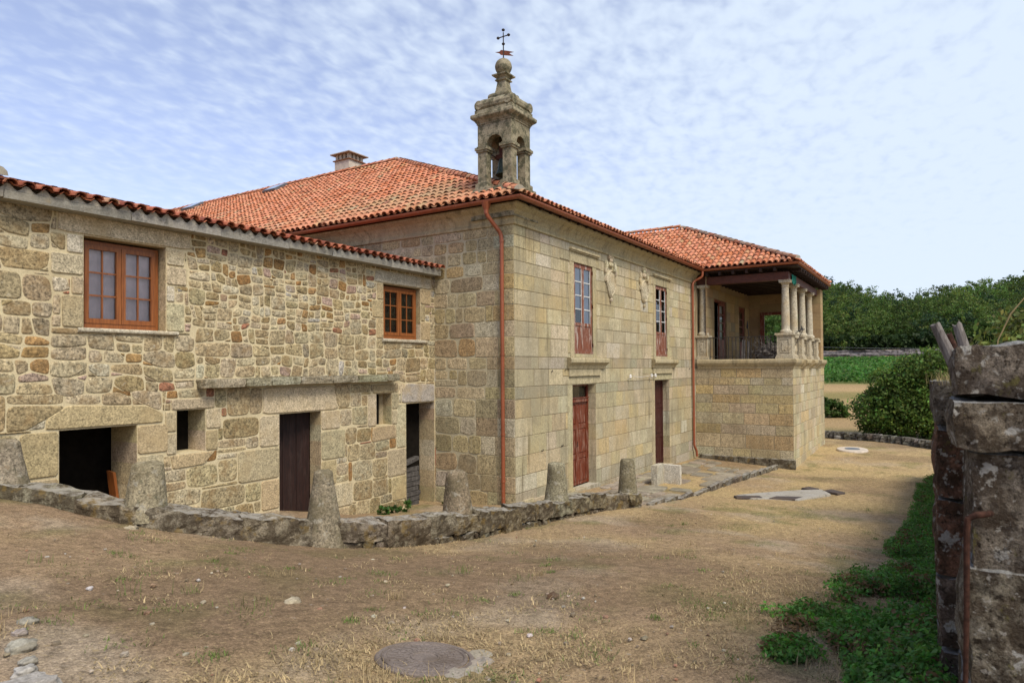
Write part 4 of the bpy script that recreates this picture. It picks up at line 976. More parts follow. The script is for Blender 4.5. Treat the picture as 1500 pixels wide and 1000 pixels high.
def build_wing():
    root = thing('balcony_wing', (XB, YB, -1.0), 'stone wing with a columned balcony under a red tiled roof', 'balcony wing')
    xe = 33.9; fx = frame_x(XB); fr = frame_y(YB); c0 = (.235, .20, .13)
    m = MB(); m.face([fx(-Y0, -1.6, 0), fx(-YB, -1.6, 0), fx(-YB, 2.64, 0), fx(-Y0, 2.64, 0)], c0); m.face([fr(XB, -1.6, 0), fr(xe, -1.6, 0), fr(xe, 2.64, 0), fr(XB, 2.64, 0)], c0)
    for ya, yb, za, zb in ((YB, 20, -1.6, 2.64), (7.05, 20, 2.64, 6.2), (YB+.36, 7.05, 5.22, 6.2)): m.face([(xe, ya, za), (xe, yb, za), (xe, yb, zb), (xe, ya, zb)], c0)
    m.build('joint_bed', M['mortar'], root)
    z = [-1.6, -1.1, -.72, -.40, .13, .50, .93, 1.30, 1.63, 1.98, 2.26, 2.62]
    sm = MB(); pal = [(.41, .335, .19)]*5+[(.385, .32, .205)]*4+[(.39, .295, .15)]*2+[(.36, .32, .235), (.43, .38, .27)]
    for c in courses(-Y0, -YB, z, .5, 1.05): stone(sm, inset(c, random.uniform(.005, .010)), fx, -.012, random.uniform(0, .008), .010, jit(random.choice(pal), .13, .05), wob=.005)
    sm.build('side_wall', M['ashlar_west'], root)
    sm = MB()
    for c in courses(XB, xe, z, .45, .95): stone(sm, inset(c, random.uniform(.004, .009)), fr, -.012, random.uniform(0, .02), .010, jit(random.choice(ASH), .1, .04), wob=.006)
    sm.build('front_wall', M['ashlar'], root)
    pl_ = MB(); y = Y0-.16
    while y > YB-.05:
        w = min(random.uniform(.5, .9), y-(YB-.07)); rock(pl_, (XB-.03, y-w/2, -.98), (.09, w/2-.004, .27), (.20, .18, .13), seed=y, n=6, rnd=.1, amp=.08); y -= w
        if w < .12: break
    pl_.build('plinth', M['curb'], root)
    lm = MB(); pr = [(-.02, 2.60), (.03, 2.60), (.045, 2.65), (.05, 2.68), (.09, 2.72), (.14, 2.80), (.15, 2.84), (.15, 2.92), (.13, 2.945), (-.02, 2.96)]
    sweep_profile(lm, [(XB, Y0-.10, 0), (XB, YB, 0), (xe, YB, 0)], [(-1, 0, 0), (-1, -1, 0), (0, -1, 0)], pr, (.40, .33, .20))
    px = [26.32, 27.98, 29.86, 31.74]
    for x in px[1:]: sweep_profile(lm, [(x-.30, YB-.0, 0), (x-.30, YB-.0, 0), (x+.30, YB-.0, 0), (x+.30, YB-.0, 0)], [(0, 0, 0), (-.2, -1.75, 0), (.2, -1.75, 0), (0, 0, 0)], [(a*1.0, b-.02) for a, b in pr], (.40, .33, .20))
    lm.build('ledge', M['ashlar'], root)
    f = MB(); f.box((XB+.01, YB+.02, 2.66), (xe-.01, Y0+.5, 2.955), (.3, .26, .18)); f.build('floor', M['dressed'], root)
    zt = 3.90
    pedestal(root, XB+.02, YB+.02, XB+.58, YB+.54, 2.962, zt); pedestal(root, XB+.02, Y0-.47, XB+.4, Y0-.08, 2.962, zt)
    for x in px[1:]: pedestal(root, x-.25, YB-.05, x+.25, YB+.5, 2.962, zt-.02)
    for x in px: column(root, x, YB+.27, zt, 5.86)
    column(root, XB+.22, Y0-.27, zt, 5.86)
    c = (.41, .36, .26)                                     # balustrade between the pedestals
    xs = [26.66]+[v for x in px[1:] for v in (x-.32, x+.32)]+[33.2]
    for a, b in zip(xs[::2], xs[1::2]):
        bl = MB(); bl.box((a, YB+.02, 3.74), (b, YB+.34, 3.84), c); bl.box((a, YB+.05, 2.962), (b, YB+.30, 3.05), c); n = 4
        for k in range(n):
            x = a+(b-a)*(k+.5)/n; bl.lathe((x, YB+.17, 3.05), [(.10, 0), (.10, .05), (.055, .09), (.095, .22), (.09, .30), (.05, .42), (.07, .47), (.05, .52), (.09, .62), (.10, .69)], 10, c)
        bl.build('balustrade', M['dressed'], root)
    # end pier and end wall with its doorway, back wall with two glazed doors
    w = MB(); cc = (.34, .24, .13)
    def courseb(x0, y0, x1, y1, za, zb):
        q = za
        while q < zb-.02:
            t = min(zb, q+random.uniform(.3, .45)); w.box((x0, y0, q+.003), (x1, y1, t-.003), jit(cc, .12)); q = t
    courseb(33.2, YB+.004, xe-.004, YB+.36, 2.96, 6.16); courseb(33.2, 7.05, xe-.004, 7.549, 2.96, 6.16); courseb(33.2, YB+.364, xe-.004, 7.046, 5.22, 6.16)
    w.build('end_wall', M['plaster'], root); w = MB(); w.box((XB+.42, 7.552, 2.96), (XB+.62, Y0-.045, 6.16), (.38, .31, .19)); w.box((XB+.003, Y0-.044, 2.96), (XB+.62, Y0-.004, 6.16), (.38, .31, .19)); w.build('pilaster', M['plaster'], root)
    bw = MB(); fb = frame_y(7.55); op = [(27.15, 2.96, 29.05, 5.42, .3), (31.2, 2.96, 32.35, 5.38, .3)]
    wall_sheet(bw, fb, XB, 2.9, xe, 6.3, op, (.20, .14, .08), .3)
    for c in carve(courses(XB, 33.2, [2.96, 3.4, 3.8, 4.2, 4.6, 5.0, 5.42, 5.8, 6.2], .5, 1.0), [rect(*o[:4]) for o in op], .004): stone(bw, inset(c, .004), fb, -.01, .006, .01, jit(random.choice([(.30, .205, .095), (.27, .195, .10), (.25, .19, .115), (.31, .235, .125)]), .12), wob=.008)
    bw.build('back_wall', M['plaster'], root)
    for (x0, z0, x1, z1, _), lab in zip(op, ('glazed balcony door with one leaf standing open', 'narrow glazed balcony door')):
        d = MB(); d.box((x0, 7.60, z0), (x0+.09, 7.70, z1)); d.box((x1-.09, 7.60, z0), (x1, 7.70, z1)); d.box((x0+.09, 7.60, z1-.09), (x1-.09, 7.70, z1))
        a = x0+.1 if x1-x0 < 1.5 else (x0+x1)/2+.02; b = x1-.1
        d.box((a, 7.615, z0+.03), (a+.10, 7.66, z1-.1)); d.box((b-.10, 7.615, z0+.03), (b, 7.66, z1-.1)); d.box((a+.101, 7.615, z0+.03), (b-.101, 7.66, z0+.85)); d.box((a+.101, 7.615, z1-.2), (b-.101, 7.66, z1-.1))
        for k in range(1, 4): zz = z0+.85+(z1-.2-z0-.85)*k/4; d.box((a+.101, 7.62, zz-.02), (b-.101, 7.655, zz+.02))
        o = d.build('balcony_door', M['red_door'], root); o['label'] = lab
        g = MB(); g.face([(a+.1, 7.64, z0+.85), (b-.1, 7.64, z0+.85), (b-.1, 7.64, z1-.2), (a+.1, 7.64, z1-.2)]); g.build('pane', M['glass'], o)
        q = MB(); q.face([(x0, 7.86, z0), (x1, 7.86, z0), (x1, 7.86, z1), (x0, 7.86, z1)])
        q.build('backing', M['dark'], o)
        if x1-x0 > 1.5: q3 = MB(); q3.face([(x0+.1, 7.80, z0), (a-.01, 7.80, z0), (a-.01, 7.80, z1-.1), (x0+.1, 7.80, z1-.1)], (.30, .24, .15)); q3.build('inner_wall', M['plaster'], o)
        if x1-x0 > 1.5: q2 = MB(); q2.face([(a+.1, 7.70, z0+.85), (b-.1, 7.70, z0+.85), (b-.1, 7.70, z1-.2), (a+.1, 7.70, z1-.2)]); q2.build('curtain', M['pale_paint'], o)
    fr_ = MB(); fr_.box((33.12, 6.86, 2.96), (33.19, 7.04, 5.22)); fr_.box((33.12, 4.79, 5.08), (33.19, 6.855, 5.22)); fr_.box((33.12, 4.79, 2.96), (33.19, 4.90, 5.075)); fr_.build('door_frame', M['red_door'], root)
    # beams, ceiling, roof
    b = MB(); b.box((XB+.08, YB+.12, 5.862), (XB+.34, Y0-.09, 6.15)); b.build('beam', M['beam'], root)
    b = MB(); b.box((XB+.345, YB+.13, 5.862), (xe, YB+.40, 6.14)); b.build('beam', M['beam'], root)
    b = MB(); b.box((XB-.20, YB-.24, 6.30), (xe+.2, Y0-.45, 6.33)); y = XB+.6
    while y < xe: b.box((y, YB+.41, 6.02), (y+.12, 7.54, 6.295)); b.box((y, YB-.25, 6.18), (y+.09, YB+.12, 6.295)); y += .55
    y = YB+.5
    while y < Y0-.5: b.box((XB-.2, y, 6.18), (XB+.07, y+.09, 6.295)); y += .5
    b.build('ceiling', M['dark_wood'], root)
    ex, ey, ez = XB-.26, YB-.26, 6.46; PX, PY, PZ = 30.3, 9.91, 9.06; kx = (PY-ey)/(PX-ex); xr = xe+.45
    uw = Vector((PX-ex, 0, PZ-ez)); Tw = uw.length; uw.normalize(); uf = Vector((0, PY-ey, PZ-ez)); Tf = uf.length; uf.normalize()
    rf = MB()
    tiles(rf, (ex, ey, ez), (0, 1, 0), uw, 26, lambda s, t: t < Tw and ey+s >= ey+uw.x*t*kx-.02, Tw, p=.21, ex=.34, ln=.43)
    tiles(rf, (ex, ey, ez), (1, 0, 0), uf, xr-ex, lambda s, t: t < Tf and uf.y*t/kx-.02 <= s <= xr-ex-uf.y*t*(xr-PX)/(PY-ey)+.02, Tf, p=.21, ex=.34, ln=.43)
    dk = (.16, .07, .04); A = Vector((ex, ey, ez-.03)); P = Vector((PX, PY, PZ-.03)); rf.face([A, P, (PX, 30, P.z), (ex, 30, A.z)], dk); rf.face([A, (xr, ey, A.z), P], dk); rf.face([(xr, ey, A.z), (xr, 30, A.z), (PX, 30, P.z), P], dk)
    ridge_tiles(rf, (ex, ey, ez+.08), (PX, PY, PZ+.07), pal=[(.30, .17, .11), (.34, .14, .08), (.27, .2, .14)]); ridge_tiles(rf, (PX, PY, PZ+.07), (PX, 30, PZ+.07)); ridge_tiles(rf, (xr, ey, ez+.08), (PX, PY, PZ+.07))
    rf.build('roof', M['tile'], root)
    gm = MB(); gutter(gm, [(ex+.01, Y0-.30, 6.43), (ex+.01, ey+.01, 6.43), (xr-.1, ey+.01, 6.43)], .075); gm.build('gutter', M['gutter'], root)
    eb = MB(); eb.box((ex+.06, ey+.06, 6.35), (xr-.1, ey+.10, 6.43)); eb.box((ex+.06, ey+.105, 6.35), (ex+.10, Y0-.45, 6.43)); eb.build('eave_board', M['beam'], root)
    # iron railing on the west side
    r = MB(); y0, y1 = YB+.62, Y0-.54; x = XB+.12
    r.box((x-.02, y0, 3.79), (x+.02, y1, 3.815)); r.box((x-.012, y0, 3.06), (x+.012, y1, 3.08)); n = 17
    for k in range(n+1):
        y = y0+.01+(y1-y0-.02)*k/n; r.tube([(x, y, 2.96), (x, y, 3.79)], .016, 6)
        if k % 2: r.lathe((x, y, 3.40), [(.006, 0), (.026, .03), (.006, .06)], 8)
    r.build('railing', M['iron'], root)
    return root
build_wing()
# things kept on the balcony
def brush():
    m = MB(); c = Vector((27.6, 5.5, 2.96))
    for k in range(170):
        a = random.uniform(0, 6.28); p = c+Vector((random.gauss(0, .30), random.gauss(0, .30), random.uniform(.02, .55)))
        d = Vector((random.uniform(-1, 1), random.uniform(-1, 1), random.uniform(-.15, .9))).normalized()*random.uniform(.25, .65)
        q = p+d; q.z = min(max(q.z, 3.0), 3.95); g = random.uniform(.015, .07); m.tube([p, (p+q)/2+Vector((random.uniform(-.04, .04), random.uniform(-.04, .04), .02)), q], [random.uniform(.008, .02), .010, .005], 5, (g, g*.93, g*.88))
    rock(m, (27.6, 5.5, 3.15), (.48, .48, .28), (.04, .036, .03), seed=3, n=8, rnd=.8, amp=.4, freq=3)
    o = m.build('brushwood_heap', M['grey_wood'], None, loc=c); tag(o, 'tangled dark heap of sticks and scrap behind the balcony railing', 'brushwood')
brush()
def leaning_boards():
    m = MB(); m.hexa([(27.10, 6.35, 2.96), (27.14, 6.35, 2.96), (27.14, 6.50, 2.96), (27.10, 6.50, 2.96), (27.25, 6.36, 3.72), (27.29, 6.36, 3.72), (27.29, 6.49, 3.74), (27.25, 6.49, 3.74)])
    m.hexa([(27.05, 6.19, 2.96), (27.08, 6.19, 2.96), (27.08, 6.27, 2.96), (27.05, 6.27, 2.96), (27.22, 6.20, 3.66), (27.25, 6.20, 3.66), (27.25, 6.27, 3.68), (27.22, 6.27, 3.68)])
    tag(m.build('leaning_board', M['grey_wood'], None, loc=(27.1, 6.3, 2.96)), 'pale narrow boards leaning upright behind the balcony railing', 'board')
    m = MB(); m.tube([(27.2, 6.15, 2.96), (27.6, 6.35, 4.42)], [.02, .014], 8); m.hexa([(27.56, 6.33, 4.2), (27.6, 6.33, 4.2), (27.6, 6.39, 4.2), (27.56, 6.39, 4.2), (27.60, 6.34, 4.5), (27.61, 6.34, 4.5), (27.61, 6.37, 4.5), (27.60, 6.37, 4.5)])
    tag(m.build('pole', M['iron'], None, loc=(27.2, 6.15, 2.96)), 'thin dark pole standing up out of the heap on the balcony', 'pole')
leaning_boards()
def awning():
    m = MB(); n = 10; rows = []
    for j in range(5):
        t = j/4; rows.append([(26.62+.9*k/n, YB+.085-.02*math.sin(k*2.2)-.02*t*math.sin(k*1.3), 6.10-t*(.22+.16*math.sin(k*.9+.6)**2)) for k in range(n+1)])
    m.grid(rows, (.5, .5, .5)); back = [[(p[0], p[1]+.006, p[2]) for p in r] for r in rows]; m.grid(back, (.5, .5, .5))
    tag(m.build('cloth_scrap', M['cloth_green'], None, smooth=True, loc=(27, YB, 6.1)), 'green scrap of cloth tied under the balcony eave by the corner column', 'cloth')
awning()
def bracket():
    m = MB(); P = [(26.45, YB-.04, 3.90), (26.62, YB-.24, 4.02), (26.78, YB-.30, 4.06)]; m.tube(P, .014, 6); m.tube([(26.4, YB-.03, 3.45), (26.66, YB-.27, 4.02)], .012, 6); m.tube([(26.3, YB-.05, 3.95), (26.75, YB-.30, 4.03)], .012, 6)
    m.hexa([(26.55, YB-.20, 4.0), (26.75, YB-.26, 4.03), (26.75, YB-.25, 4.05), (26.55, YB-.19, 4.03), (26.60, YB-.22, 4.10), (26.62, YB-.24, 4.17), (26.62, YB-.22, 4.18), (26.60, YB-.21, 4.11)])
    tag(m.build('iron_bracket', M['iron'], None, loc=(26.4, YB, 3.45)), 'thin black iron bracket sticking out from the corner pedestal of the balcony', 'bracket')
bracket()

# ------------------------------------------------------------------ bell tower
def build_tower():
    cx, cy = 13.525, 8.745; hx, hy = .425, .475
    root = thing('bell_tower', (cx, cy, 6.4), 'small lichened stone bell tower with arches and a ball finial on the roof corner', 'bell tower')
    C = (.30, .265, .18)
    def sq(m, prof, jitter=.0):
        rows = []
        for o, z in prof:
            ring = []
            for (a, b) in ((-1, -1), (1, -1), (1, 1), (-1, 1)):
                a2, b2 = {(-1, -1): (1, -1), (1, -1): (1, 1), (1, 1): (-1, 1), (-1, 1): (-1, -1)}[(a, b)]
                for k in range(6):
                    t = k/6; x = a+(a2-a)*t; y = b+(b2-b)*t; p = Vector((cx+x*(hx+o), cy+y*(hy+o), z)); w = mn.noise(p*7)*jitter
                    ring.append(p+Vector((x*w, y*w, w*.6)))
            rows.append(ring)
        i = m.grid(rows, C, close=True); n = 24; m.cap([i+k for k in range(n)][::-1], C); m.cap([i+(len(rows)-1)*n+k for k in range(n)], C)
    b = MB(); sq(b, [(.13, 6.2), (.13, 6.85), (.12, 6.89), (.10, 6.895), (.10, 6.955), (.085, 6.965)], .015); b.build('base', M['tower'], root)
    t = .20; zs0, zsp, ztop = 6.845, 7.97, 8.50
    def arch(m, fr, L0, L1, a0, a1, zsp):
        """one arched face of thickness t: fr(s, z, depth)"""
        mid = (a0+a1)/2; r = (a1-a0)/2; n = 14
        for (s0, s1) in ((L0, a0), (a1, L1)):
            if s1-s0 < .005: continue
            p = [fr(s0, zs0, 0), fr(s1, zs0, 0), fr(s1, zs0, t), fr(s0, zs0, t), fr(s0, zsp, 0), fr(s1, zsp, 0), fr(s1, zsp, t), fr(s0, zsp, t)]; m.hexa(p, C)
        pts = [(mid-r*math.cos(math.pi*k/n), zsp+r*math.sin(math.pi*k/n)) for k in range(n+1)]
        for k in range(n):
            (s0, z0), (s1, z1) = pts[k], pts[k+1]
            m.hexa([fr(s0, z0, 0), fr(s1, z1, 0), fr(s1, z1, t), fr(s0, z0, t), fr(s0, ztop, 0), fr(s1, ztop, 0), fr(s1, ztop, t), fr(s0, ztop, t)], C)
        for (s0, s1) in ((L0, a0), (a1, L1)):
            if s1-s0 < .005: continue
            m.hexa([fr(s0, zsp, 0), fr(s1, zsp, 0), fr(s1, zsp, t), fr(s0, zsp, t), fr(s0, ztop, 0), fr(s1, ztop, 0), fr(s1, ztop, t), fr(s0, ztop, t)], C)
    m = MB()
    arch(m, lambda s, z, d: Vector((cx-hx+d, cy+hy-s, z)), 0, 2*hy, .25, .25+.46, zsp)
    arch(m, lambda s, z, d: Vector((cx+hx-d, cy+hy-s, z)), 0, 2*hy, .25, .25+.46, zsp)
    arch(m, lambda s, z, d: Vector((cx-hx+t+s, cy-hy+d, z)), 0, 2*hx-2*t, .035, 2*hx-2*t-.035, zsp+.02)
    arch(m, lambda s, z, d: Vector((cx-hx+t+s, cy+hy-d, z)), 0, 2*hx-2*t, .035, 2*hx-2*t-.035, zsp+.02)
    m.build('arcade', M['tower'], root)
    for a in (-1, 1):
        for c in (-1, 1):
            x0, x1 = (cx-hx, cx-hx+.235) if a < 0 else (cx+hx-.235, cx+hx); y0, y1 = (cy-hy, cy-hy+.25) if c < 0 else (cy+hy-.25, cy+hy)
            im = MB(); im.box((x0-.03, y0-.03, 7.84), (x1+.03, y1+.03, 7.885), C); im.box((x0-.055, y0-.055, 7.886), (x1+.055, y1+.055, 7.95), C); im.box((x0-.02, y0-.02, 7.951), (x1+.02, y1+.02, 7.985), C)
            im.build('impost', M['tower'], root); im = MB(); im.box((x0-.045, y0-.045, 6.966), (x1+.045, y1+.045, 7.085), C); im.box((x0-.02, y0-.02, 7.086), (x1+.02, y1+.02, 7.105), C); im.build('pier_base', M['tower'], root)
    k = MB(); sq(k, [(.0, 8.495), (.015, 8.50), (.015, 8.53), (.03, 8.545), (.05, 8.58), (.10, 8.62), (.125, 8.645), (.13, 8.66), (.13, 8.715), (.11, 8.735), (.05, 8.745), (.05, 8.845)], .010); k.build('cornice', M['tower'], root)
    r = MB()
    def roll(p, q, rad):
        p = Vector(p); q = Vector(q); d = (q-p).normalized(); L = (q-p).length
        N = 9; r.tube([p+d*L*j/N for j in range(N+1)], [rad*(.82 if j in (0, N) else 1)*(1+.08*mn.noise(Vector((p.x*3+j, p.y*5, rad*9)))) for j in range(N+1)], 12, C)
    ox, oy, z = hx-.06, hy-.06, 8.965
    roll((cx-ox, cy-oy-.12, z), (cx-ox, cy+oy+.12, z), .135); roll((cx+ox, cy-oy-.12, z), (cx+ox, cy+oy+.12, z), .135); roll((cx-ox-.12, cy-oy, z-.004), (cx+ox+.12, cy-oy, z-.004), .132); roll((cx-ox-.12, cy+oy, z-.004), (cx+ox+.12, cy+oy, z-.004), .132)
    sq(r, [(-.06, 8.85), (-.05, 9.05), (-.14, 9.14), (-.18, 9.16)], .01)
    ox, oy, z = .20, .23, 9.20
    roll((cx-ox, cy-oy-.05, z), (cx-ox, cy+oy+.05, z), .085); roll((cx+ox, cy-oy-.05, z), (cx+ox, cy+oy+.05, z), .085); roll((cx-ox-.05, cy-oy, z-.003), (cx+ox+.05, cy-oy, z-.003), .082); roll((cx-ox-.05, cy+oy, z-.003), (cx+ox+.05, cy+oy, z-.003), .082)
    r.build('roof_roll', M['tower'], root)
    f = MB(); s2 = math.sqrt(2)
    f.lathe((cx, cy, 0), [(.26*s2, 9.10), (.215*s2, 9.17), (.17*s2, 9.26), (.135*s2, 9.40), (.118*s2, 9.52), (.11*s2, 9.58), (.15*s2, 9.60), (.155*s2, 9.62), (.13*s2, 9.645), (.125*s2, 9.66), (.16*s2, 9.69), (.205*s2, 9.715), (.21*s2, 9.745), (.12*s2, 9.78)], 4, C, square=True)
    f.build('finial', M['tower'], root)
    bb = MB(); bb.lathe((cx, cy, 9.955), [(max(.002, .205*math.sin(math.pi*k/14)), -.205*math.cos(math.pi*k/14)) for k in range(15)], 20, C, jit=.05); bb.build('ball', M['tower'], root, smooth=True)
    ir = MB(); ir.tube([(cx, cy, 10.12), (cx, cy, 10.80)], [.016, .012], 8)
    zc = 10.70
    for d in (Vector((0, 1, 0)),):
        ir.tube([Vector((cx, cy, zc))-d*.15, Vector((cx, cy, zc))+d*.15], .013, 8)
        for q in (Vector((cx, cy, zc))-d*.15, Vector((cx, cy, zc))+d*.15, Vector((cx, cy, 10.86)), Vector((cx, cy, 10.52))): ir.lathe(q-Vector((0, 0, .038)), [(.004, 0), (.034, .02), (.042, .038), (.034, .056), (.004, .076)], 10)
        ir.lathe((cx, cy, zc-.03), [(.01, 0), (.026, .03), (.01, .06)], 8)
    ir.build('iron_cross', M['iron'], root)
    v = MB(); d = Vector((.72, -.69, 0)); q = Vector((cx, cy, 10.30)); n = d.cross(Vector((0, 0, 1)))*.006
    out = [(-.20, -.005), (-.10, .02), (-.06, .065), (.12, .06), (.26, .05), (.17, .02), (.15, .0), (.25, -.045), (.12, -.05), (-.06, -.055), (-.10, -.02)]
    fpts = [q+d*a+Vector((0, 0, b))+n for a, b in out]; bpts = [q+d*a+Vector((0, 0, b))-n for a, b in out]; v.face(fpts); v.face(bpts[::-1]); v.grid([fpts, bpts], (.5, .5, .5), close=True); v.build('weather_vane', M['rustflag'], root)
    # the bell hangs in the arches
    br = thing('bell', (cx, cy, 7.35), 'green bronze bell on a dark wooden yoke hanging in the tower arch', 'bell')
    bl = MB(); bl.lathe((cx, cy, 7.33), [(.10, .40), (.12, .385), (.135, .33), (.145, .22), (.165, .12), (.20, .04), (.215, 0), (.19, .005), (.15, .12), (.12, .33), (.02, .37)][::-1], 22); bl.build('bell_body', M['bronze'], br, smooth=True)
    y = MB(); y.box((cx-.06, cy-.20, 7.73), (cx+.06, cy+.20, 7.84)); y.box((cx-.05, cy-.11, 7.841), (cx+.05, cy+.11, 8.10)); y.tube([(cx, cy-.27, 7.80), (cx, cy+.27, 7.80)], .02, 8); y.build('yoke', M['beam'], br)
    cl = MB(); cl.tube([(cx, cy, 7.66), (cx, cy, 7.36)], .012, 8); cl.lathe((cx, cy, 7.29), [(.004, 0), (.035, .03), (.004, .07)], 8); cl.build('clapper', M['iron'], br); cl = MB(); cl.tube([(cx-.05, cy+.21, 7.80), (cx-.20, cy+.30, 7.84), (cx-.24, cy+.31, 7.70)], .012, 6); cl.build('lever', M['iron'], br)
    root.location = (13.16, 8.51, 6.30); root.scale = (.973,)*3        # its real size and place on the roof corner
    br.location = (13.16, 8.51, 6.30+.95*.973); br.scale = (.973,)*3
build_tower()

# ------------------------------------------------------------------ low retaining wall and guard stones
HT = [.14, .18, .20, .22, .25, .29, .34, .37, .39, .41, .40, .38, .36, .34, .32]
def curb_at(t):
    k = min(int(t), len(CURB)-2); f = t-k; a, b = CURB[k], CURB[k+1]
    return Vector((a[0]+(b[0]-a[0])*f, a[1]+(b[1]-a[1])*f, a[2]+(b[2]-a[2])*f)), HT[k]+(HT[k+1]-HT[k])*f
def build_curb():
    m = MB(); L = [0]
    for a, b in zip(CURB, CURB[1:]): L.append(L[-1]+math.hypot(b[0]-a[0], b[1]-a[1]))
    def at(s):
        t = np.interp(s, L, range(len(L))); p, h = curb_at(min(float(t), len(L)-1.0001)); q, _ = curb_at(min(float(t)+.05, len(L)-1.0001)); q0, _ = curb_at(max(0, float(t)-.25)); d = (q-q0); d.z = 0; d.normalize()
        return p, h, Vector((-d.y, d.x, 0))
    def block(s0, s1, fz0, fz1, o0, o1, col, seed, amp, rnd):
        def mapf(p):
            s = s0+(s1-s0)*(p.x*.5+.5); b, h, n = at(min(max(s, 0), L[-1])); o = o0+(o1-o0)*(p.y*.5+.5); z = b.z-.12+(h+.12)*(fz0+(fz1-fz0)*(p.z*.5+.5))
            return Vector((b.x, b.y, 0))+n*o+Vector((0, 0, z))
        rock(m, (0, 0, 0), (1, 1, 1), col, seed=seed, n=10, rnd=rnd, amp=amp, mapf=mapf, freq=2.6)
    s = 0; k = 0
    while s < L[-1]-.1:
        w = random.uniform(.30, .75); w = L[-1]-s if L[-1]-s-w < .35 else w
        two = s > 3.4 and random.random() < .7
        col = jit(random.choice([(.22, .19, .13), (.19, .16, .105), (.26, .225, .165), (.21, .17, .10)]), .15)
        block(s-.03, s+w+.03, .40 if two else 0.0, 1.0+random.uniform(-.07, .05), -.02+random.uniform(-.03, .02), .38, col, k*3.1, .16, .16)
        if two:
            q = s
            while q < s+w-.04:
                ww = min(random.uniform(.14, .34), s+w-q); block(q+.004, q+ww-.004, random.uniform(-.15, 0), .42, random.uniform(-.03, .03), .34, jit((.18, .155, .11), .25), k*1.3+q*5, .16, .4); q += ww
        s += w; k += 1
    tag(m.build('retaining_wall', M['curb'], None, loc=tuple(CURB[8])), 'low mossy stone retaining wall curving across the yard below the house', 'low wall')
build_curb()
def bollards():
    spec = [((3.66, 9.70, 1.22), .60, .27, .17, 'squat grey guard stone beside the low wall near the wide opening'),
            ((4.60, 8.28, .86), .66, .255, .185, 'thick guard stone with a flat top in front of the wide dark opening'),
            ((6.37, 7.10, .22), 1.07, .30, .125, 'tall tapering guard stone in front of the dark plank doorway'),
            ((8.78, 6.62, .22), .78, .275, .165, 'rounded guard stone near the copper pipe corner of the manor house'),
            ((11.62, 6.34, .0), .80, .255, .165, 'guard stone on the low wall before the red panelled door'),
            ((13.72, 5.72, -.42), 1.08, .25, .15, 'guard stone at the very end of the low wall beside the paving')]
    for i, ((x, y, z), h, r0, r1, lab) in enumerate(spec):
        m = MB(); n = 22; rows = []; N = 12
        prof = [(r0+(r1-r0)*(k/N)**.9, h*k/N) for k in range(N+1)]+[(r1*.93, h+.018), (r1*.72, h+.035), (r1*.35, h+.04), (.004, h+.042)]
        lean = Vector((random.uniform(-.05, .05), random.uniform(-.04, .04), 0))
        for r, zz in prof:
            row = []
            for q in range(n):
                a = 2*math.pi*q/n; p = Vector((math.cos(a), math.sin(a), 0)); w = 1+.10*mn.noise(Vector((p.x*1.1+i*3, p.y*1.1, zz*1.5)))+.05*mn.noise(Vector((p.x*3+i*3, p.y*3, zz*5)))
                row.append(Vector((x, y, z))+p*r*w+Vector((0, 0, zz+(.02*mn.noise(Vector((p.x*2, p.y*2, i*2.)) ) if zz > h*.9 else 0)))+lean*(zz/h))
            rows.append(row)
        m.grid(rows, jit(random.choice([(.24, .205, .135), (.225, .20, .14), (.215, .18, .115)]), .08), close=True)
        tag(m.build('guard_stone', M['bollard'], None, smooth=True, loc=(x, y, z)), lab, 'guard stone', 'conical guard stones along the low wall')
bollards()
def upright_slabs():
    x, y = 18.55, 6.62; z = gz(x, y)
    a = MB(); rock(a, (x-.10, y+.16, z+.24), (.30, .09, .33), (.40, .375, .30), seed=2, n=6, rnd=.08, amp=.04); tag(a.build('stone_slab', M['dressed'], None, loc=(x-.1, y+.16, z)), 'pale upright stone slab facing the camera beside the second door', 'stone slab')
    b = MB(); rock(b, (x+.28, y-.05, z+.22), (.08, .34, .31), (.48, .45, .38), seed=5, n=6, rnd=.08, amp=.04); tag(b.build('stone_slab', M['dressed'], None, loc=(x+.28, y-.05, z)), 'whitish upright stone slab set crosswise to the slab beside it', 'stone slab')
upright_slabs()
def planks():
    m = MB(); m.hexa([(5.50, 10.72, .70), (5.54, 10.72, .70), (5.54, 10.92, .70), (5.50, 10.92, .70), (5.45, 10.73, 1.13), (5.49, 10.73, 1.13), (5.49, 10.92, 1.15), (5.45, 10.92, 1.15)])
    tag(m.build('plank', M['frame_wood'], None, loc=(5.35, 10.8, .75)), 'short orange plank standing inside the wide dark opening', 'plank')
    m = MB()
    for k in range(8): z = gz(12.1, 10.2)-.02+k*.115; m.box((11.72, Y1+.20+.012*(k % 2), z), (12.35+.03*(k % 3), Y1+.26, z+.10))
    m.hexa([(11.70, Y1+.15, z+.13), (12.30, Y1+.15, z+.26), (12.30, Y1+.30, z+.26), (11.70, Y1+.30, z+.13), (11.70, Y1+.15, z+.22), (12.30, Y1+.15, z+.34), (12.30, Y1+.30, z+.34), (11.70, Y1+.30, z+.22)])
    tag(m.build('board_barrier', M['grey_board'], None, loc=(12, Y1, -.5)), 'weathered grey boards stacked across the doorway in the corner', 'boards')
planks()

